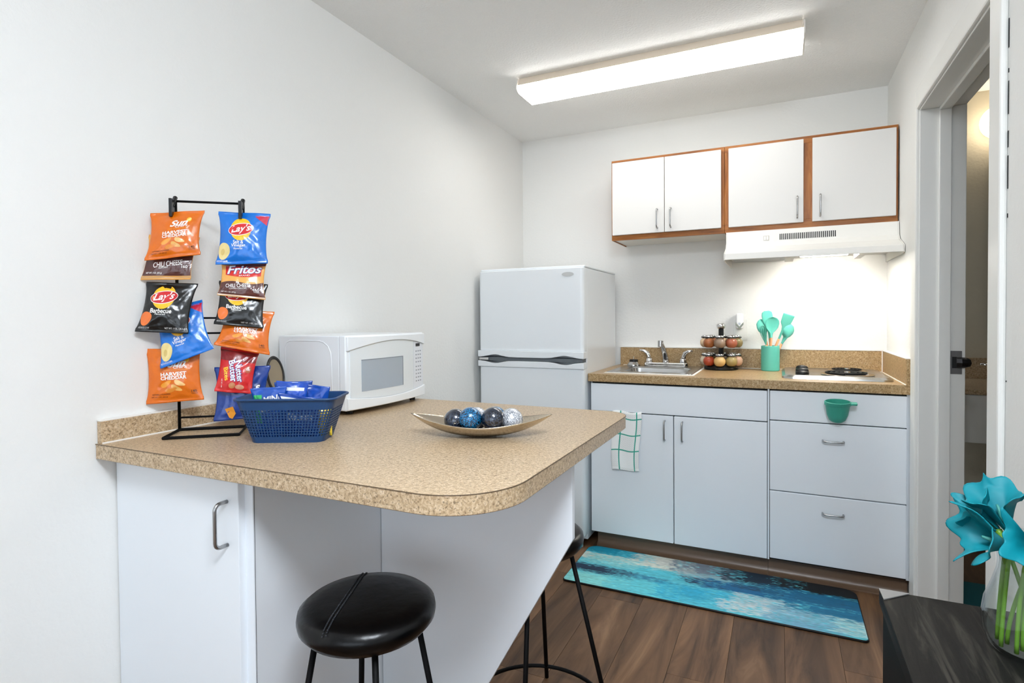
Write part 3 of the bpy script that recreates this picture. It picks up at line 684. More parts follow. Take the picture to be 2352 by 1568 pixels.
ry = thing('round_tray', 'tan round tray with dark rim leaning behind the microwave', 'tray', (0.05, -2.128, HP))
MB().lathe([(0.0, 0), (0.052, 0.0), (0.055, 0.003), (0, 0.004)], 28).build('disc', mat('tray_tan', (150, 136, 112), 0.5), ry, local=True, smooth=False).matrix_local = Matrix.Translation((0.0, 0.0, 0.128)) @ Matrix.Rotation(R(80), 4, 'Y') @ Matrix.Diagonal((1.05, 0.58, 1, 1))
MB().tube([(0.055 * math.cos(2 * PI * k / 32), 0.055 * math.sin(2 * PI * k / 32), 0.003) for k in range(33)], 0.0055, 8).build('rim', mat('tray_rim', (46, 44, 42), 0.5), ry, local=True, smooth=True).matrix_local = Matrix.Translation((0.0, 0.0, 0.128)) @ Matrix.Rotation(R(80), 4, 'Y') @ Matrix.Diagonal((1.05, 0.58, 1, 1))
box('stand', mat('tray_rim', (46, 44, 42), 0.5), (-0.015, 0.012, -0.02, 0.02, 0, 0.072), ry, 0.004, local=True)
#@@SNACKS@@
# ------------------------------------------------------------------ snack rack and bags
RW = Vector((0.76904, 0.63920, 0)); RN = Vector((0.63920, -0.76904, 0)); RO = Vector((0.045, -2.455, HP))
def rp(s, z, off=0.0): return RO + RW * s + RN * off + Vector((0, 0, z))
rk = thing('snack_rack', 'black wire snack rack with two hanging clip strips', 'snack rack', tuple(RO))
rr_ = 0.0042
for s in (-0.001, 0.173): MB().tube([rp(s, 0.004), rp(s, 0.645)], rr_, 8).build('upright', M_black, rk, smooth=True)
MB().tube([rp(-0.001, 0.645), rp(0.173, 0.645)], 0.0034, 8).build('top_bar', M_black, rk, smooth=True)
for z in (0.318, 0.275, 0.038): MB().tube([rp(-0.001, z), rp(0.173, z)], 0.0028, 8).build('cross_bar', M_black, rk, smooth=True)
MB().tube([rp(-0.001, 0.0045), rp(-0.005, 0.0045, 0.12), rp(0.178, 0.0045, 0.12), rp(0.173, 0.0045), rp(-0.001, 0.0045)], 0.0042, 8).build('base_frame', M_black, rk)
for s in (-0.001, 0.173):
    MB().box(-0.004, 0.004, -0.012, 0.012, 0, 0.05).build('clip', M_blkpl, rk, bev=0.001, local=True).matrix_local = Matrix.Translation(rp(s, 0.595, 0.032) - RO) @ Matrix.Rotation(math.atan2(RW.y, RW.x), 4, 'Z')
    MB().tube([rp(s, 0.655), rp(s, 0.625, 0.028)], 0.006, 8).build('hook', M_blkpl, rk)

FOIL = {}
def foil(rgb, rough=0.28):
    k = 'foil_%d_%d_%d' % rgb
    if k in MATS: return MATS[k]
    m_ = mat(k, rgb, rough, 0.0, 0.3, 0.5); bump(m_, coords(m_), 26, 0.35, 0.012, 3, 0.45); return m_
def text_mesh(txt, bold=0.0, shear=0.0):
    cu = bpy.data.curves.new('lettering', 'FONT'); cu.body = txt; cu.align_x = 'CENTER'; cu.align_y = 'CENTER'; cu.offset = bold; cu.shear = shear; cu.resolution_u = 4
    o = bpy.data.objects.new('lettering', cu); COL.objects.link(o)
    dg = bpy.context.evaluated_depsgraph_get(); ev = o.evaluated_get(dg); me = ev.to_mesh()
    vs = [v.co.copy() for v in me.vertices]; fs = [tuple(p.vertices) for p in me.polygons]
    ev.to_mesh_clear(); bpy.data.objects.remove(o); bpy.data.curves.remove(cu)
    return vs, fs
class Bag:
    """pillow bag: four corners (TL, TR, BR, BL) given on the rack plane, top edge hung, bottom edge leaning out"""
    def __init__(s, name, label, cor, off_t, off_b, col, thick=0.014, seed=0, group='snack bags on the wire rack', fr=(RO + RN * 0.016 + RW * 0.009, RW, Vector((0, 0, 1)), RN), rough=0.28):
        s.c = cor; s.ot = off_t; s.ob = off_b; s.T = thick; s.seed = seed; s.fr = fr
        ctr = s.P(0.5, 0.5, 0)
        s.root = thing(name, label, 'snack bag', tuple(ctr), 0, group)
        NU, NV = 36, 36
        def face(sg):
            return lambda u, v: s.P(u, v, sg)
        m = MB(); m.grid(face(1), NU, NV); m.grid(face(-1), NU, NV)
        a = NU * NV
        for j in range(NV - 1):
            for i in (0, NU - 1): m.f.append((j * NU + i, (j + 1) * NU + i, a + (j + 1) * NU + i, a + j * NU + i)); m.mi.append(0)
        for i in range(NU - 1):
            for j in (0, NV - 1): m.f.append((j * NU + i, j * NU + i + 1, a + j * NU + i + 1, a + j * NU + i)); m.mi.append(0)
        s.body = m.build('pouch', foil(col, rough), s.root, smooth=True)
    def h(s, u, v):
        b = 0.07
        vv = min(1, max(0, (v - b) / (1 - 2 * b)))
        sv = math.sin(PI * vv) ** 0.55 if 0 < vv < 1 else 0.0
        x = 2 * u - 1
        su = max(0.0, 1 - abs(x) ** 2.6)
        w = noise.noise(Vector((u * 4.2 + s.seed * 7.1, v * 4.2, s.seed))) * 0.34 + noise.noise(Vector((u * 9 + v * 3, v * 9 - u * 2, s.seed + 3))) * 0.16
        # creases running in from the corners
        for (cx, cy) in ((0, 0), (1, 0), (0, 1), (1, 1)):
            dx, dy = u - cx, v - cy; dd = math.hypot(dx, dy)
            an = math.atan2(abs(dy), abs(dx)); w += 0.13 * math.cos(an * 14 + s.seed + cx * 2 + cy) * math.exp(-((dd - 0.28) / 0.16) ** 2)
        return s.T * 1.25 * su * sv * (1 + 0.8 * w), sv
    def P(s, u, v, sg, eps=0.0):
        tl, tr, br, bl = s.c
        hh, sv = s.h(u, v)
        uu = 0.5 + (u - 0.5) * (1 - 0.11 * sv)
        # v: 0 bottom, 1 top
        x = (tl[0] * (1 - uu) + tr[0] * uu) * v + (bl[0] * (1 - uu) + br[0] * uu) * (1 - v)
        y = (tl[1] * (1 - uu) + tr[1] * uu) * v + (bl[1] * (1 - uu) + br[1] * uu) * (1 - v)
        wob = 0.0035 * math.sin(u * 9 + s.seed * 2.3) * (1 - sv)
        o = s.ot * v + s.ob * (1 - v) + wob + sg * (hh + 0.0006) + (eps if sg > 0 else 0)
        O, A, B, N = s.fr
        return O + A * x + B * y + N * o
    def decal(s, vs, fs, col, name, eps, rough=0.35):
        m = MB(); m.add([s.P(min(0.995, max(0.005, p[0])), min(0.995, max(0.005, p[1])), 1, eps) for p in vs], fs)
        me = m.mesh(name, mat('print_%d_%d_%d' % col, col, rough, 0, 0.5)); o = bpy.data.objects.new(name, me); COL.objects.link(o); o.parent = s.body
        o.location = -wloc(s.body); return o
    def disc(s, u, v, ru, rv, col, name='print_patch', eps=0.0006, rot=0.0, wob=0.0, clip=None):
        vs = [(u, v)]; fs = []; n = 28; rings = 4
        for r in range(1, rings + 1):
            for k in range(n):
                a = 2 * PI * k / n; q = (1 + wob * math.sin(3 * a + 1)) * r / rings
                x, y = ru * q * math.cos(a), rv * q * math.sin(a)
                vs.append((u + x * math.cos(rot) - y * math.sin(rot), v + x * math.sin(rot) + y * math.cos(rot)))
        for k in range(n): fs.append((0, 1 + k, 1 + (k + 1) % n))
        for r in range(rings - 1):
            for k in range(n):
                a = 1 + r * n; b = a + n; fs.append((a + k, b + k, b + (k + 1) % n, a + (k + 1) % n))
        return s.decal(vs, fs, col, name, eps)
    def band(s, lo, hi, col, u0=0.004, u1=0.996, name='print_band', eps=0.0004, n=30, k=10):
        vs = []; fs = []
        for i in range(n + 1):
            u = u0 + (u1 - u0) * i / n
            for j in range(k + 1): vs.append((u, lo(u) + (hi(u) - lo(u)) * j / k))
        for i in range(n):
            for j in range(k): a = i * (k + 1) + j; fs.append((a, a + k + 1, a + k + 2, a + 1))
        return s.decal(vs, fs, col, name, eps)
    def text(s, txt, u, v, w, hgt, col, rot=0.0, bold=0.012, shear=0.0, eps=0.0012, arc=0.0):
        vs, fs = text_mesh(txt, bold, shear)
        x0 = min(p.x for p in vs); x1 = max(p.x for p in vs); y0 = min(p.y for p in vs); y1 = max(p.y for p in vs)
        out = []
        for p in vs:
            a = ((p.x - x0) / (x1 - x0) - 0.5); b = ((p.y - y0) / (y1 - y0) - 0.5)
            X = a * w; Y = b * hgt - arc * (4 * a * a)
            out.append((u + X * math.cos(rot) - Y * math.sin(rot), v + X * math.sin(rot) + Y * math.cos(rot)))
        return s.decal(out, fs, col, 'lettering', eps)
WH = (244, 242, 238)
def lays_logo(b, u, v, w, rot=0.12):
    b.disc(u, v, w * 0.43, w * 0.42, (250, 190, 26), 'logo_sun', 0.0006)
    b.disc(u, v, w * 0.52, w * 0.235, WH, 'logo_ribbon_edge', 0.0009, rot)
    b.disc(u, v, w * 0.5, w * 0.21, (196, 28, 32), 'logo_ribbon', 0.0012, rot)
    b.text("Lay's", u, v, w * 0.8, w * 0.33, WH, rot, 0.02, 0.35, 0.0017)
def cheddar(b, full=True):
    O2 = (250, 160, 60)
    b.text('Sun', 0.58, 0.735, 0.36, 0.13, WH, 0.1, 0.03, 0.45); b.text('CHIPS', 0.64, 0.665, 0.26, 0.055, WH, 0.05, 0.02)
    b.disc(0.77, 0.80, 0.045, 0.05, (250, 186, 50), 'logo_sun')
    b.text('100% WHOLE GRAIN', 0.58, 0.61, 0.42, 0.022, (240, 170, 60), 0.02, 0.0)
    b.text('HARVEST', 0.52, 0.535, 0.5, 0.07, WH, 0.03, 0.03); b.text('CHEDDAR', 0.52, 0.465, 0.5, 0.065, WH, 0.03, 0.03)
    for (u, v, a, c) in ((0.36, 0.35, 0.5, (230, 150, 40)), (0.55, 0.27, -0.5, (222, 168, 88)), (0.62, 0.36, -0.4, (240, 190, 120)), (0.45, 0.24, 0.2, (214, 130, 40))):
        b.disc(u, v, 0.11, 0.045, c, 'chip_picture', 0.0006, a, 0.1)
    b.text('NET WT 1 OZ. (28.3 g)', 0.24, 0.115, 0.3, 0.028, (90, 44, 16)); b.text('NATURALLY FLAVORED', 0.27, 0.165, 0.34, 0.026, (90, 44, 16))
    b.text('140', 0.87, 0.19, 0.1, 0.05, (80, 40, 14)); b.text('CALORIES', 0.87, 0.145, 0.12, 0.022, (80, 40, 14))
def bbq(b):
    lays_logo(b, 0.42, 0.7, 0.56)
    b.text('Barbecue', 0.42, 0.43, 0.46, 0.09, WH, 0.0, 0.02); b.text('Flavored', 0.42, 0.365, 0.22, 0.035, WH)
    b.disc(0.13, 0.27, 0.12, 0.14, (226, 112, 40), 'chip_picture', 0.0006, 0.2, 0.06)
    b.text('POTATO CHIPS', 0.15, 0.085, 0.2, 0.035, (200, 200, 200)); b.text('NET WT. 1 OZ. (28.3 g)', 0.74, 0.085, 0.4, 0.045, (220, 220, 220))
def saltv(b):
    lays_logo(b, 0.46, 0.66, 0.52)
    b.text('Salt &', 0.42, 0.415, 0.22, 0.07, WH, 0, 0.012); b.text('Vinegar', 0.42, 0.345, 0.3, 0.075, WH, 0, 0.012); b.text('Flavored', 0.42, 0.29, 0.18, 0.03, WH)
    b.disc(0.12, 0.25, 0.125, 0.16, (226, 204, 136), 'chip_picture', 0.0006, 0.15, 0.05); b.disc(0.10, 0.23, 0.04, 0.06, (206, 178, 104), 'chip_picture', 0.0009)
    b.band(lambda u: 0.93 - 0.19 * (u - 0.7) / 0.3, lambda u: 0.945, (190, 30, 62), 0.72, 0.985, 'red_corner')
    b.text('POTATO CHIPS', 0.12, 0.06, 0.2, 0.03, WH)
def fritos(b):
    b.band(lambda u: 0.86 - 0.05 * math.sin(PI * u), lambda u: 0.97, (92, 40, 26), name='brown_top')
    b.band(lambda u: 0.60 - 0.06 * math.sin(PI * u), lambda u: 0.84 - 0.03 * math.sin(PI * u), (206, 36, 26), 0.1, 0.93, 'red_swoosh')
    b.text('Fritos', 0.53, 0.74, 0.82, 0.24, (38, 60, 130), 0.08, 0.05, 0.3, 0.001); b.text('Fritos', 0.53, 0.745, 0.8, 0.225, WH, 0.08, 0.02, 0.3, 0.0016)
    b.text('BRAND', 0.55, 0.585, 0.26, 0.035, WH, 0.08)
    b.band(lambda u: 0.055, lambda u: 0.36 + 0.07 * u + 0.04 * math.sin(PI * 2 * u), (82, 36, 28), name='brown_panel')
    b.text('CHILI CHEESE', 0.42, 0.31, 0.58, 0.1, WH, 0.1, 0.012); b.text('FLAVORED CORN CHIPS', 0.42, 0.23, 0.4, 0.032, WH, 0.1)
    b.text('160', 0.83, 0.22, 0.12, 0.07, WH); b.text('CALORIES', 0.83, 0.165, 0.13, 0.025, WH)
    b.text('NET WT. 1 OZ. (28.3 g)', 0.22, 0.115, 0.32, 0.042, WH); b.band(lambda u: 0.02, lambda u: 0.05, (214, 190, 170), name='pale_seal')
ORG = (212, 103, 4); BLU = (8, 108, 198); BLK = (4, 5, 6); FRI = (232, 168, 84)
b = Bag('snack_bag', 'orange cheddar snack bag hanging at the top of the left strip', [(-0.0623, 0.604), (0.0702, 0.6176), (0.0646, 0.4912), (-0.0698, 0.472)], 0.012, 0.04, ORG, 0.012, 1); cheddar(b)
b = Bag('snack_bag', 'brown chili cheese snack bag tucked under the top left orange bag', [(-0.0727, 0.5481), (0.0558, 0.5432), (0.0357, 0.4243), (-0.0888, 0.422)], 0.0, 0.02, FRI, 0.007, 2)
b.band(lambda u: 0.09, lambda u: 0.50 + 0.06 * u, (78, 36, 28), name='brown_panel'); b.text('CHILI CHEESE', 0.5, 0.36, 0.62, 0.12, WH, 0.13, 0.012); b.text('FLAVORED', 0.42, 0.27, 0.2, 0.035, WH, 0.13)
b.text('160', 0.86, 0.3, 0.12, 0.07, WH); b.text('NET WT. 1 OZ. (28.3 g)', 0.24, 0.145, 0.34, 0.05, WH); b.band(lambda u: 0.03, lambda u: 0.085, (196, 150, 96), name='pale_seal')
b = Bag('snack_bag', 'black barbecue chip bag hanging in the middle of the left strip', [(-0.0751, 0.4174), (0.0514, 0.4135), (0.0332, 0.2752), (-0.0942, 0.2829)], 0.012, 0.045, BLK, 0.013, 3); bbq(b)
b = Bag('snack_bag', 'tilted blue salt and vinegar chip bag under the left black bag', [(-0.0622, 0.3372), (0.0563, 0.3698), (0.0928, 0.2328), (-0.039, 0.1806)], -0.002, 0.034, BLU, 0.009, 4); saltv(b)
b = Bag('snack_bag', 'orange cheddar snack bag at the bottom of the left strip', [(-0.0853, 0.2346), (0.0524, 0.2318), (0.0626, 0.0907), (-0.0825, 0.0826)], 0.002, 0.015, ORG, 0.012, 5); cheddar(b)
b = Bag('snack_bag', 'blue salt and vinegar chip bag at the top of the right strip', [(0.1069, 0.6153), (0.2417, 0.6143), (0.2362, 0.4699), (0.1035, 0.4642)], 0.012, 0.04, BLU, 0.013, 6); saltv(b)
b = Bag('snack_bag', 'brown and yellow chili cheese corn chip bag on the right strip', [(0.1085, 0.4812), (0.2303, 0.4808), (0.2279, 0.3677), (0.104, 0.381)], 0.006, 0.034, FRI, 0.009, 7); fritos(b)
b = Bag('snack_bag', 'black barbecue chip bag in the middle of the right strip', [(0.1011, 0.4235), (0.2303, 0.4133), (0.2214, 0.2871), (0.0929, 0.3008)], -0.002, 0.03, BLK, 0.010, 8); bbq(b)
b = Bag('snack_bag', 'orange cheddar snack bag under the right black bag', [(0.1141, 0.3403), (0.2454, 0.3347), (0.2346, 0.2107), (0.0921, 0.2434)], -0.004, 0.026, ORG, 0.010, 9); cheddar(b)
b = Bag('snack_bag', 'red peanut cookie bag low on the right strip', [(0.1032, 0.237), (0.2043, 0.2185), (0.188, 0.1024), (0.09, 0.1137)], 0.0, 0.026, (196, 24, 26), 0.010, 10)
b.band(lambda u: 0.72, lambda u: 0.95, (120, 16, 20), 0.01, 0.99, 'dark_red_top')
for w_, dx in (('Nutter', 0.6), ('Butter', 0.42)): b.text(w_, dx + 0.0, 0.5, 0.52, 0.2, (30, 50, 150), -1.25, 0.06, 0, 0.001); b.text(w_, dx, 0.5, 0.5, 0.17, WH, -1.25, 0.02, 0, 0.0016)
b.text('Bites', 0.24, 0.42, 0.3, 0.13, (250, 200, 40), -1.25, 0.02); b.disc(0.84, 0.56, 0.09, 0.08, (170, 84, 50), 'cookie_picture'); b.text('100', 0.84, 0.56, 0.1, 0.05, WH)
b.disc(0.45, 0.17, 0.09, 0.07, (188, 120, 70), 'cookie_picture'); b.disc(0.66, 0.14, 0.12, 0.06, (214, 150, 120), 'cookie_picture'); b.text('NET WT 1 OZ', 0.15, 0.2, 0.2, 0.03, WH, -1.4)
b = Bag('snack_bag', 'deep blue chip bag with triangle chip behind the basket', [(0.0839, 0.1781), (0.2326, 0.179), (0.2208, 0.0329), (0.0842, 0.0274)], -0.008, 0.012, (8, 50, 128), 0.009, 11)
b.text('s', 0.84, 0.58, 0.12, 0.13, (20, 22, 30), 0.2, 0.08, 0.2, 0.0008); b.text('s', 0.84, 0.58, 0.1, 0.11, WH, 0.2, 0.03, 0.2, 0.0014)
b.decal([(0.2, 0.22), (0.36, 0.26), (0.42, 0.12), (0.36, 0.02), (0.3, 0.05)], [(0, 4, 3), (0, 3, 2), (0, 2, 1)], (226, 146, 40), 'chip_picture', 0.003)

# ------------------------------------------------------------------ basket with snack packets
BKC = Vector((0.418, -2.395, HP)); BKA = R(26.7)
bk = thing('plastic_basket', 'navy blue open-weave plastic basket of snack packets', 'basket', tuple(BKC), BKA)
M_bk = mat('navy_plastic', (12, 54, 98), 0.4)
BH = 0.111
def bring(t, inset=0.0):
    """point list of the basket outline at height t (0 bottom .. 1 rim)"""
    L = (0.092 + (0.126 - 0.092) * t) - inset; D = (0.055 + (0.071 - 0.055) * t) - inset
    return rrect(-L, L, -D, D, 0.024, 5)
def bpt(u, t, inset=0.0):
    """u in 0..1 around outline"""
    pts = bring(t, inset); n = len(pts)
    seg = [math.dist(pts[i], pts[(i + 1) % n]) for i in range(n)]; tot = sum(seg); q = (u % 1.0) * tot
    for i in range(n):
        if q <= seg[i]: a, c = pts[i], pts[(i + 1) % n]; k = q / seg[i]; return (a[0] + (c[0] - a[0]) * k, a[1] + (c[1] - a[1]) * k)
        q -= seg[i]
    return pts[0]
NC, NR = 84, 10
ucol = []
for k in range(NC): ucol += [k / NC, (k + 0.62) / NC]
trow = [0.0, 0.12]
for r_ in range(NR): t0 = 0.12 + (0.76 - 0.12) * r_ / NR; trow += [t0 + 0.022, t0 + 0.064]
trow += [0.80, 1.0]
cache = {}
m = MB(); vs = []
for t in trow:
    for u in ucol: x, y = bpt(u, t); vs.append((x, y, BH * t))
n = len(ucol); fs = []
for j in range(len(trow) - 1):
    hole_row = (j >= 2 and j % 2 == 0 and j < 2 + 2 * NR)
    for i in range(n):
        if hole_row and i % 2 == 0: continue
        fs.append((j * n + i, j * n + (i + 1) % n, (j + 1) * n + (i + 1) % n, (j + 1) * n + i))
m.add(vs, fs)
o = m.build('woven_wall', M_bk, bk, local=True); sl = o.modifiers.new('thick', 'SOLIDIFY'); sl.thickness = 0.0022; sl.offset = -1
MB().prism(bring(0.0), 'z', 0.0, 0.003).build('basket_floor', M_bk, bk, local=True)
rim = bring(1.0, -0.002); MB().tube([(x, y, BH) for x, y in rim] + [(rim[0][0], rim[0][1], BH)], 0.0032, 8).build('rim', M_bk, bk, smooth=True, local=True)
cA, sA = math.cos(BKA), math.sin(BKA)
BA = Vector((cA, sA, 0)); BN = Vector((sA, -cA, 0)); BU = Vector((0, 0, 1))
PB_ = (12, 72, 164)
packs = [('blue cookie packet with green patch at the left of the basket', -0.052, 0.03, 0.138, 0.09, 0.10, PB_, 0.05), ('blue cookie packet with white stripe in the middle of the basket', 0.002, 0.012, 0.15, 0.085, 0.02, (10, 70, 170), -0.06),
         ('blue cookie packet with red mark right of the middle of the basket', 0.05, -0.012, 0.138, 0.085, 0.06, (10, 66, 156), -0.12), ('blue packet lying low at the front of the basket', 0.03, 0.036, 0.116, 0.11, -0.1, (8, 60, 150), -0.16),
         ('yellow wrapped packet at the right end of the basket', 0.083, 0.01, 0.082, 0.05, 0.0, (226, 196, 60), 0.0), ('blue packet at the back of the basket', -0.01, -0.03, 0.146, 0.1, 0.0, (12, 64, 146), 0.03)]
for i, (lab, x, off, top, wd, ln_, c, tl) in enumerate(packs):
    hb = 0.008; cc = [(x - wd / 2, top + tl * wd / 2 * -1), (x + wd / 2, top + tl * wd / 2), (x + wd / 2 * 0.8, hb), (x - wd / 2 * 0.8, hb)]
    p = Bag('snack_packet', lab, cc, off, off * 0.75, c, 0.0085, 20 + i, 'snack packets in the basket', (BKC, BA, BU, BN))
    if i == 0:
        p.band(lambda u: 0.3, lambda u: 0.86, (32, 160, 84), 0.04, 0.3, 'green_patch'); p.text('MINI', 0.62, 0.78, 0.5, 0.12, WH, 0.1, 0.03); p.text('CHIPS', 0.5, 0.6, 0.5, 0.12, WH, 0.1, 0.03)
    if i == 1:
        p.band(lambda u: 0.84, lambda u: 0.9, (222, 228, 240), 0.05, 0.9, 'white_stripe'); p.text('OREO', 0.5, 0.66, 0.6, 0.16, WH, 0.05, 0.03)
    if i == 2: p.band(lambda u: 0.74, lambda u: 0.92, (200, 40, 90), 0.05, 0.14, 'red_mark'); p.band(lambda u: 0.68, lambda u: 0.72, (226, 230, 240), 0.1, 0.9, 'white_stripe')
    if i == 3: p.band(lambda u: 0.88, lambda u: 0.93, (230, 234, 240), 0.04, 0.95, 'white_stripe'); p.text('COOKIES', 0.5, 0.5, 0.7, 0.16, WH, 0.0, 0.03)

# ------------------------------------------------------------------ boat bowl with ornament balls
BWC = Vector((0.857, -2.175, HP)); BWA = R(20.7)
bw = thing('boat_bowl', 'hammered silver boat-shaped bowl holding ornament balls', 'bowl', tuple(BWC), BWA)
M_bowl = mat('hammered_silver', (206, 194, 176), 0.2, 1.0); bump(M_bowl, coords(M_bowl), 120, 0.35, 0.003, 2)
BL_ = 0.187; BD_ = 0.068
def bowl_in(sg):
    th = 0.0018
    def f(u, v):
        x = -1 + 2 * u; y = -1 + 2 * v
        wd = BD_ * (1 - abs(x) ** 2.1) ** 0.85 if abs(x) < 1 else 0
        rimz = 0.034 + 0.026 * abs(x) ** 1.7; keel = 0.0025 + 0.0575 * abs(x) ** 2.4
        if keel > rimz: keel = rimz
        z = keel + (rimz - keel) * abs(y) ** 2.1
        return (x * BL_, y * max(wd, 0.0008), z + sg * th * 0.5)
    return f
o = MB().grid(bowl_in(0), 60, 25).build('shell', M_bowl, bw, smooth=True, local=True); sl = o.modifiers.new('thick', 'SOLIDIFY'); sl.thickness = 0.002; sl.offset = -1
def mosaic(name, c1, c2, scale, gloss):
    m_ = mat(name, c1, gloss, 0.25, 1.0)
    v = nd(m_, 'ShaderNodeTexVoronoi', Scale=scale, feature='DISTANCE_TO_EDGE'); ln(m_, coords(m_), v.inputs['Vector'])
    ln(m_, ramp(m_, v.outputs[0], [(0.05, c2), (0.16, c1)]), bs(m_).inputs['Base Color'])
    b_ = nd(m_, 'ShaderNodeBump', Strength=0.3, Distance=0.002); ln(m_, v.outputs[0], b_.inputs['Height']); ln(m_, b_.outputs[0], bs(m_).inputs['Normal'])
    return m_
M_bblk = mosaic('ball_black', (14, 17, 26), (44, 54, 72), 110, 0.12); M_bblu = mosaic('ball_blue', (20, 118, 172), (6, 20, 40), 190, 0.18); M_bwht = mosaic('ball_white', (226, 228, 232), (120, 124, 134), 230, 0.22)
balls = [(1038, 'black', (-0.064, -0.018), M_bblk, 'black mosaic ball at the left end of the silver bowl'), (1072, 'blue', (-0.022, -0.037), M_bblu, 'blue mosaic ball at the front left of the silver bowl'),
         (1102, 'white', (-0.015, 0.023), M_bwht, 'silver white ball at the back of the silver bowl'), (1131, 'black', (0.037, -0.036), M_bblk, 'black mosaic ball at the front centre of the silver bowl'),
         (1152, 'blue', (0.037, 0.024), M_bblu, 'blue mosaic ball at the back of the silver bowl'), (1187, 'white', (0.082, -0.01), M_bwht, 'silver white ball at the right end of the silver bowl')]
cB, sB = math.cos(BWA), math.sin(BWA)
for _, cn, (x, y), mm, lab in balls:
    rb = 0.0305
    o = MB().grid(lambda u, v: (rb * math.sin(PI * v) * math.cos(2 * PI * u), rb * math.sin(PI * v) * math.sin(2 * PI * u), -rb * math.cos(PI * v)), 32, 17, True).build('ornament_ball', mm, smooth=True)
    zc = 0.006 + rb + 0.75 * y * y / BD_ + 0.0575 * abs(x / BL_) ** 2.4
    o.location = (BWC.x + x * cB - y * sB, BWC.y + x * sB + y * cB, HP + zc); o.rotation_euler = (x * 40, y * 50, 1.0)
    tag(o, lab, 'ornament', 'mosaic balls in the bowl')

# ------------------------------------------------------------------ stools
def stool(label, x, y, zt, rot, rs, leg_r=0.205, zr=0.1, seam=0.35):
    t = thing('bar_stool', label, 'stool', (x, y, 0), rot, 'round black bar stools')
    th = 0.062
    st_ = MB().lathe([(0.0, -th), (rs * 0.72, -th), (rs * 0.9, -th * 0.92), (rs * 0.985, -th * 0.68), (rs, -th * 0.48), (rs * 0.985, -th * 0.27), (rs * 0.9, -th * 0.1), (rs * 0.7, -th * 0.015), (rs * 0.3, 0.0), (0, 0.0)], 48, (0, 0, zt)).build('seat', M_seat, t, smooth=True, local=True)
    # top-stitched seam across the seat
    m = MB()
    for k in range(60):
        y_ = -0.97 + 1.94 * k / 59
        for w_ in (-0.05, -0.042):
            ar = math.hypot(w_ / rs, y_)
            if ar > 0.965: continue
            pr_ = [(0.0, 0.0), (0.3, 0.0), (0.7, -0.015), (0.9, -0.1), (0.985, -0.27), (1.0, -0.48)]
            for (r0_, z0_), (r1_, z1_) in zip(pr_, pr_[1:]):
                if r0_ <= ar <= r1_: z = zt + th * (z0_ + (z1_ - z0_) * (ar - r0_) / (r1_ - r0_)) + 0.0008
            m.box(w_ - 0.0014, w_ + 0.0014, y_ * rs - 0.0018, y_ * rs + 0.0018, z - 0.001, z + 0.001)
    o = m.build('stitching', mat('stitch_grey', (44, 46, 50), 0.5), st_, local=True); o['kind'] = 'stuff'; o.rotation_euler = (0, 0, seam - rot)
    for k in range(4):
        a = R(10 + 90 * k); r0 = rs * 0.72
        MB().tube([(r0 * math.cos(a), r0 * math.sin(a), zt - th), (leg_r * math.cos(a), leg_r * math.sin(a), 0.002)], 0.0068, 10).build('leg', M_black, t, smooth=True, local=True)
    rr2 = r0 + (leg_r - r0) * (zt - th - zr) / (zt - th)
    MB().tube([(rr2 * math.cos(2 * PI * k / 48), rr2 * math.sin(2 * PI * k / 48), zr) for k in range(49)], 0.006, 8).build('foot_ring', M_black, t, smooth=True, local=True)
    MB().lathe([(rs * 0.78, 0), (rs * 0.8, 0.006), (0, 0.006)], 32, (0, 0, zt - th - 0.006)).build('seat_plate', M_black, t, local=True)
stool('black leather bar stool in front of the white support panel', 0.75, -2.505, 0.603, R(-53), 0.149, 0.205, 0.1, 0.4)
stool('black leather bar stool mostly hidden behind the support panel', 0.915, -1.955, 0.598, R(4), 0.145, 0.228, 0.045)

# ------------------------------------------------------------------ kitchen mat
M_mat = mat('printed_mat', (40, 150, 180), 0.55)
at_ = nd(M_mat, 'ShaderNodeVertexColor', layer_name='col'); ln(M_mat, at_.outputs[0], bs(M_mat).inputs['Base Color'])
MX0, MX1, MYA, MYB = 0.66, 1.872, -1.055, -0.62
km = thing('kitchen_mat', 'anti-fatigue floor mat with blue brushstroke print before the sink', 'mat', ((MX0 + MX1) / 2, (MYA + MYB) / 2, 0))
mo = rrect(MX0, MX1, MYA, MYB, [0.02, 0.02, 0.05, 0.05], 6)
MB().prism(mo, 'z', 0.0005, 0.0082).build('mat_base', M_blkpl, km, bev=0.003)
NMX, NMY = 420, 170
def inside(u, v):
    # squeeze the grid into the rounded outline
    x = MX0 + 0.004 + (MX1 - MX0 - 0.008) * u; y = MYA + 0.004 + (MYB - MYA - 0.008) * v
    r = 0.048 if v > 0.5 else 0.018
    cyc = MYB - 0.004 - r if v > 0.5 else MYA + 0.004 + r
    if (v > 0.5 and y > cyc) or (v <= 0.5 and y < cyc):
        dy = abs(y - cyc); sh = r - math.sqrt(max(0, r * r - dy * dy)); x = MX0 + 0.004 + sh + (MX1 - MX0 - 0.008 - 2 * sh) * u
    return (x, y, 0.009)
mt_ = MB().grid(inside, NMX, NMY).build('printed_top', M_mat, km)
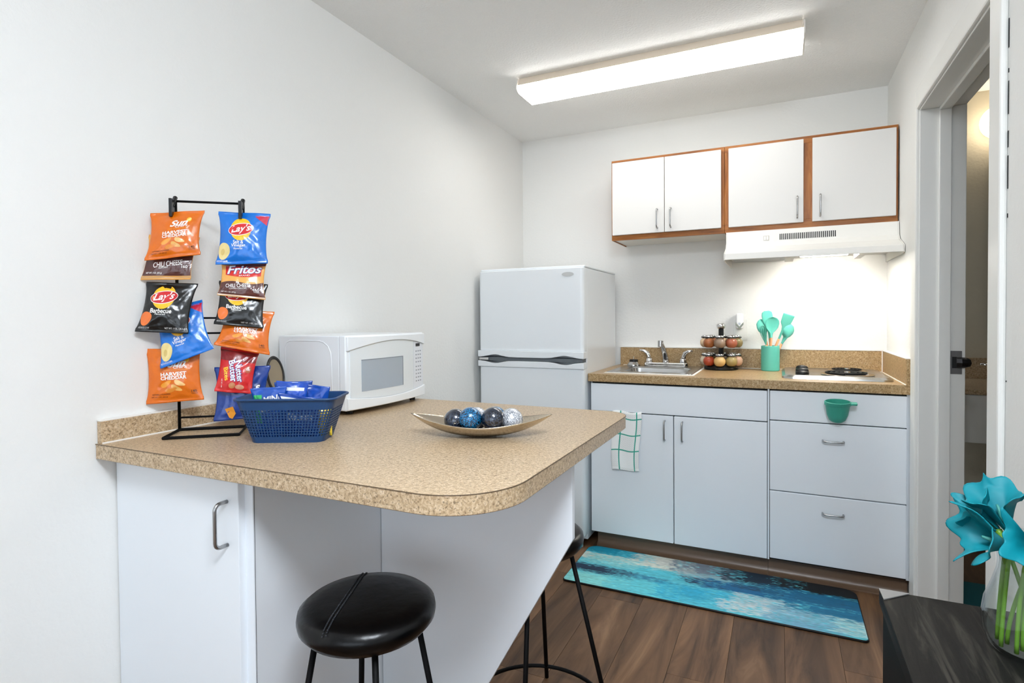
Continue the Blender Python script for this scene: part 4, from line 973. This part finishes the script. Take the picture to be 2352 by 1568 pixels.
PAT = [  # u0,u1,v0,v1,colour   (u: left to right, v: front to back)
    (0.0, 0.22, 0.80, 1.02, (22, 146, 176)), (0.20, 0.46, 0.72, 1.02, (204, 208, 200)), (0.0, 0.46, 0.62, 0.80, (214, 220, 208)), (0.02, 0.24, 0.52, 0.76, (142, 216, 218)), (0.36, 0.60, 0.70, 1.02, (112, 124, 136)),
    (0.24, 0.46, 0.44, 0.68, (84, 196, 212)), (0.0, 0.24, 0.28, 0.48, (20, 50, 78)), (0.24, 0.38, 0.32, 0.44, (30, 110, 146)), (0.40, 0.60, 0.58, 0.74, (150, 170, 176)), (0.42, 0.58, 0.46, 0.62, (14, 48, 78)), (0.54, 0.82, 0.70, 1.02, (24, 44, 60)),
    (0.48, 0.80, 0.42, 0.66, (18, 100, 146)), (0.60, 0.76, 0.56, 0.72, (22, 66, 96)), (0.0, 0.24, 0.0, 0.27, (136, 222, 220)), (0.16, 0.5, 0.0, 0.34, (98, 208, 220)), (0.34, 0.60, 0.02, 0.40, (42, 172, 206)), (0.42, 0.60, 0.0, 0.14, (84, 200, 220)),
    (0.74, 1.0, 0.74, 1.02, (8, 16, 22)), (0.70, 1.0, 0.48, 0.78, (14, 96, 134)), (0.60, 0.80, 0.20, 0.46, (186, 208, 214)), (0.56, 0.74, 0.04, 0.26, (206, 218, 220)), (0.76, 1.0, 0.26, 0.52, (20, 112, 150)), (0.72, 0.92, 0.10, 0.34, (140, 186, 206)),
    (0.70, 0.95, 0.0, 0.14, (120, 178, 204)), (0.91, 1.0, 0.04, 0.34, (184, 218, 218))]
def matcol(co, i):
    u = (i % NMX) / (NMX - 1); v = (i // NMX) / (NMY - 1)
    st1 = noise.noise(Vector((u * 5, v * 70, 1.7))); st2 = noise.noise(Vector((u * 70, v * 60, 5.2))); st3 = noise.noise(Vector((u * 26, v * 110, 2.2)))
    e = st1 * 0.035 + st2 * 0.02 + st3 * 0.025; f = noise.noise(Vector((u * 24, v * 6, 8.1))) * 0.02 + st2 * 0.02
    c = Vector((96, 200, 214))
    for n_, (u0, u1, v0, v1, col) in enumerate(PAT):
        d = min(u + e - u0 if u0 > 0 else 1, u1 - u - e if u1 < 1 else 1); d2 = min(v + f - v0 if v0 > 0.0 else 1, v1 - v - f if v1 < 1 else 1)
        k = min(1, max(0, d / 0.006 + 0.5)) * min(1, max(0, d2 / 0.02 + 0.5))
        dry = noise.noise(Vector((u * 40, v * 130, 11.0 + n_)))
        if d < 0.09 or d2 < 0.05: k *= min(1, max(0, 0.75 + dry * 2.6))
        if k > 0: c = c * (1 - k) + Vector(col) * k
    g = noise.noise(Vector((u * 16, v * 120, 3.3))) * 0.6 + st2 * 0.4
    c = c * (1 + 0.22 * g)
    return tuple(min(255, max(4, x)) for x in c)
paint(mt_, matcol)

# ------------------------------------------------------------------ dark table with vase of lilies
TZ = 0.64; TX0, TX1, TYB, TYF = 1.759, 2.064, -2.088, -2.74
tb = thing('console_table', 'black-stained wooden console table along the right wall', 'table', ((TX0 + TX1) / 2, -2.4, 0))
box('table_top', M_darkw, (TX0, TX1, TYF, TYB, TZ - 0.03, TZ), tb, 0.002)
box('side_panel', M_black, (TX0 + 0.006, TX0 + 0.024, TYF + 0.01, TYB - 0.01, 0.0, TZ - 0.03), tb, 0.001)
box('side_panel', M_black, (TX1 - 0.02, TX1 - 0.004, TYF + 0.01, TYB - 0.01, 0.0, TZ - 0.03), tb, 0.001)
box('back_panel', M_blkpl, (TX0 + 0.024, TX1 - 0.02, TYB - 0.026, TYB - 0.012, 0.0, TZ - 0.03), tb)
cp = MB().prism([(1.7585, -2.0885), (1.812, -2.0885), (1.7605, -2.138)], 'z', TZ + 0.0002, TZ + 0.002).build('corner_glare', mat('glare_grey', (128, 126, 124), 0.5))  # flat grey triangle standing in for light reflected off the glossy top
tag(cp, 'grey triangle modelling a light reflection on the far corner of the black table', 'reflection')
VX, VY = 1.957, -2.245
vz = thing('glass_vase', 'clear glass vase holding green lily stems on the black table', 'vase', (VX, VY, TZ))
M_glass = mat('clear_glass', (250, 252, 252), 0.02)
tr_ = nd(M_glass, 'ShaderNodeBsdfTransparent'); tr_.inputs[0].default_value = (0.93, 0.955, 0.95, 1); gs_ = nd(M_glass, 'ShaderNodeBsdfGlossy'); gs_.inputs['Roughness'].default_value = 0.03
lw_ = nd(M_glass, 'ShaderNodeLayerWeight', Blend=0.5); fr_ = nd(M_glass, 'ShaderNodeMath', operation='POWER'); fr_.inputs[1].default_value = 3.5; ln(M_glass, lw_.outputs['Facing'], fr_.inputs[0]); f2_ = nd(M_glass, 'ShaderNodeMath', operation='MULTIPLY_ADD'); f2_.inputs[1].default_value = 0.85; f2_.inputs[2].default_value = 0.05; ln(M_glass, fr_.outputs[0], f2_.inputs[0]); mx_ = nd(M_glass, 'ShaderNodeMixShader'); ln(M_glass, f2_.outputs[0], mx_.inputs[0]); ln(M_glass, tr_.outputs[0], mx_.inputs[1]); ln(M_glass, gs_.outputs[0], mx_.inputs[2])
ln(M_glass, mx_.outputs[0], M_glass.node_tree.nodes['Material Output'].inputs[0])
outer = [(0.0, 0.0), (0.05, 0.0), (0.058, 0.004), (0.066, 0.03), (0.068, 0.05), (0.064, 0.08), (0.054, 0.11), (0.047, 0.135), (0.0455, 0.15), (0.049, 0.18), (0.054, 0.195)]
inner = [(max(r - 0.003, 0), z + (0.006 if i < 3 else 0)) for i, (r, z) in enumerate(outer)][::-1]
MB().lathe(outer + inner, 40).build('glass_body', M_glass, vz, smooth=True, local=True)
M_lily = mat('lily_teal', (4, 122, 134), 0.5, spec=0.25); M_stem = mat('lily_stem', (112, 158, 48), 0.45); M_spad = mat('lily_spadix', (60, 140, 130), 0.6)
def lily(label, head, dirv, size, stem_base, roll_=0.0, seed=0):
    """calla lily: stem into the vase, a rolled flaring spathe and a spadix"""
    h0 = Vector(head); d = Vector(dirv).normalized(); t = thing('calla_lily', label, 'flower', (VX, VY, TZ + 0.006), 0, 'teal calla lilies in the vase')
    org = Vector((VX, VY, TZ + 0.006)); h = h0 - org; s0 = Vector(stem_base)
    rim = Vector((-0.012, -0.004, 0.185)) + Vector((h.x, h.y, 0)).normalized() * 0.024
    path = []
    for k in range(15):
        q = k / 14.0
        p = s0 * (1 - q) ** 3 + (s0 * 0.95 + Vector((0, 0, 0.07))) * 3 * q * (1 - q) ** 2 + (rim + (rim - h) * 0.15 + Vector((0, 0, -0.01))) * 3 * q * q * (1 - q) + h * q ** 3
        path.append(p)
    MB().tube(path, [0.0033] * 12 + [0.004, 0.0055, 0.007], 8).build('stem', M_stem, t, smooth=True, local=True)
    a = d.orthogonal().normalized(); a = Matrix.Rotation(roll_, 3, d) @ a; b = d.cross(a)
    def f(u, v):
        th = -2.9 + 5.8 * u           # overlapping sheet around the axis
        tipw = math.exp(-(th / 0.6) ** 2); edge = abs(th) / 2.9
        fl = v ** 2.2
        ruf = (math.sin(4 * th + seed * 3 + v) + 0.5 * math.sin(9 * th + seed)) * fl
        r = size * (0.06 + 0.2 * v ** 0.8 + 0.27 * fl * (1 + 0.22 * math.sin(2 * th + seed)) + 0.085 * ruf + 0.06 * edge * v) * (1 - 0.8 * tipw * max(0, v - 0.74) / 0.26)
        z = size * (0.78 + 0.36 * tipw) * v - size * 0.3 * max(0, v - 0.62) ** 1.4 * (1 - tipw) * 1.6 + size * 0.095 * ruf
        bend = a * (size * 0.3 * tipw * (max(0, v - 0.66) / 0.34) ** 1.5)
        return h + a * (r * math.cos(th)) + b * (r * math.sin(th)) + d * z + bend
    o = MB().grid(f, 64, 26).build('spathe', M_lily, t, smooth=True, local=True); so_ = o.modifiers.new('thick', 'SOLIDIFY'); so_.thickness = 0.0014
    MB().tube([h + d * size * 0.05, h + d * size * 0.3, h + d * size * 0.52], [size * 0.045, size * 0.05, size * 0.02], 8).build('spadix', M_spad, t, smooth=True, local=True)
lily('teal calla lily facing left at the front of the vase', (1.922, -2.262, 0.822), (-0.8, -0.22, 0.3), 0.086, (-0.046, -0.018, 0.004), 2.6, 0.3)
lily('upright teal calla lily with twin tips above the others', (1.927, -2.238, 0.842), (-0.3, 0.1, 0.85), 0.086, (-0.044, 0.008, 0.004), 0.6, 1.2)
lily('teal calla lily facing the camera near the vase rim', (1.948, -2.278, 0.836), (-0.2, -0.75, 0.3), 0.082, (-0.03, -0.034, 0.004), 1.2, 2.1)
lily('teal calla lily drooping at the right edge of the picture', (1.97, -2.272, 0.842), (0.15, -0.6, 0.45), 0.082, (-0.034, -0.004, 0.004), 3.4, 3.2)
lily('teal calla lily at the back right of the vase', (1.968, -2.225, 0.856), (0.35, -0.05, 0.7), 0.078, (-0.018, -0.02, 0.004), 1.9, 4.4)
lily('small teal calla lily at the back left of the vase', (1.915, -2.228, 0.838), (-0.7, 0.2, 0.5), 0.07, (-0.008, -0.042, 0.004), 4.1, 5.0)

# ------------------------------------------------------------------ bathroom furniture
vn = thing('bathroom_vanity', 'white wall-hung vanity with speckled top seen through the doorway', 'vanity', (2.75, 0.0, 0.63))
box('vanity_top', M_pen, (2.222, 3.3, -0.29, BY - 0.003, 0.853, 0.875), vn, 0.003)
box('backsplash', M_pen, (2.222, 3.3, BY - 0.021, BY - 0.003, 0.875, 0.985), vn, 0.002)
box('apron', M_trim, (2.222, 3.3, -0.277, -0.26, 0.632, 0.852), vn, 0.002)
box('side_panel', M_trim, (2.222, 2.236, -0.26, BY - 0.003, 0.632, 0.852), vn)
bf = thing('bathroom_faucet', 'chrome faucet on the bathroom vanity', 'faucet', (2.56, 0.08, 0.875))
MB().lathe([(0.03, 0), (0.028, 0.012), (0.018, 0.045), (0.015, 0.075), (0, 0.08)], 18).build('faucet_body', M_chrome, bf, smooth=True, local=True)
MB().tube([(0, 0, 0.07), (-0.03, -0.01, 0.088), (-0.09, -0.03, 0.092)], [0.01, 0.008, 0.006], 10).build('lever', M_chrome, bf, smooth=True, local=True)
MB().tube([(0, 0, 0.045), (0, -0.05, 0.06), (0, -0.1, 0.045)], [0.012, 0.011, 0.01], 10).build('spout', M_chrome, bf, smooth=True, local=True)
mr_ = thing('bathroom_mirror', 'black-framed mirror on the bathroom wall', 'mirror', (2.9, BY - 0.02, 1.08))
for b_ in ((2.575, 2.6, 1.08, 2.035), (3.2, 3.225, 1.08, 2.035)): box('frame_side', M_blkpl, (b_[0], b_[1], BY - 0.03, BY - 0.001, b_[2], b_[3]), mr_)
for b_ in ((1.08, 1.105), (2.01, 2.035)): box('frame_rail', M_blkpl, (2.6, 3.2, BY - 0.03, BY - 0.001, b_[0], b_[1]), mr_)
box('mirror_glass', mat('mirror_glass', (230, 232, 232), 0.02, 1.0), (2.6, 3.2, BY - 0.02, BY - 0.001, 1.105, 2.01), mr_)
gl = thing('globe_light', 'round white globe wall light glowing in the bathroom', 'wall light', (2.585, BY, 2.2))
MB().lathe([(0.0, 0), (0.05, 0), (0.05, 0.02), (0, 0.02)], 20).build('wall_plate', M_chrome, gl, local=True).matrix_local = Matrix.Rotation(R(90), 4, 'X')
MB().grid(lambda u, v: (0.085 * math.sin(PI * v) * math.cos(2 * PI * u), -0.1 + 0.085 * math.sin(PI * v) * math.sin(2 * PI * u), -0.085 * math.cos(PI * v)), 32, 17, True).build('globe', mat('globe_glow', (255, 250, 240), 0.4, emit=GLOBE, emit_col=(255, 240, 214)), gl, smooth=True, local=True)
bm_ = MB().prism(rrect(2.23, 2.75, -0.62, -0.33, 0.02), 'z', 0.0, 0.014).build('bath_mat', mat('bath_mat_teal', (22, 104, 112), 0.9), bev=0.004)
tag(bm_, 'dark teal bath mat on the bathroom floor', 'mat')
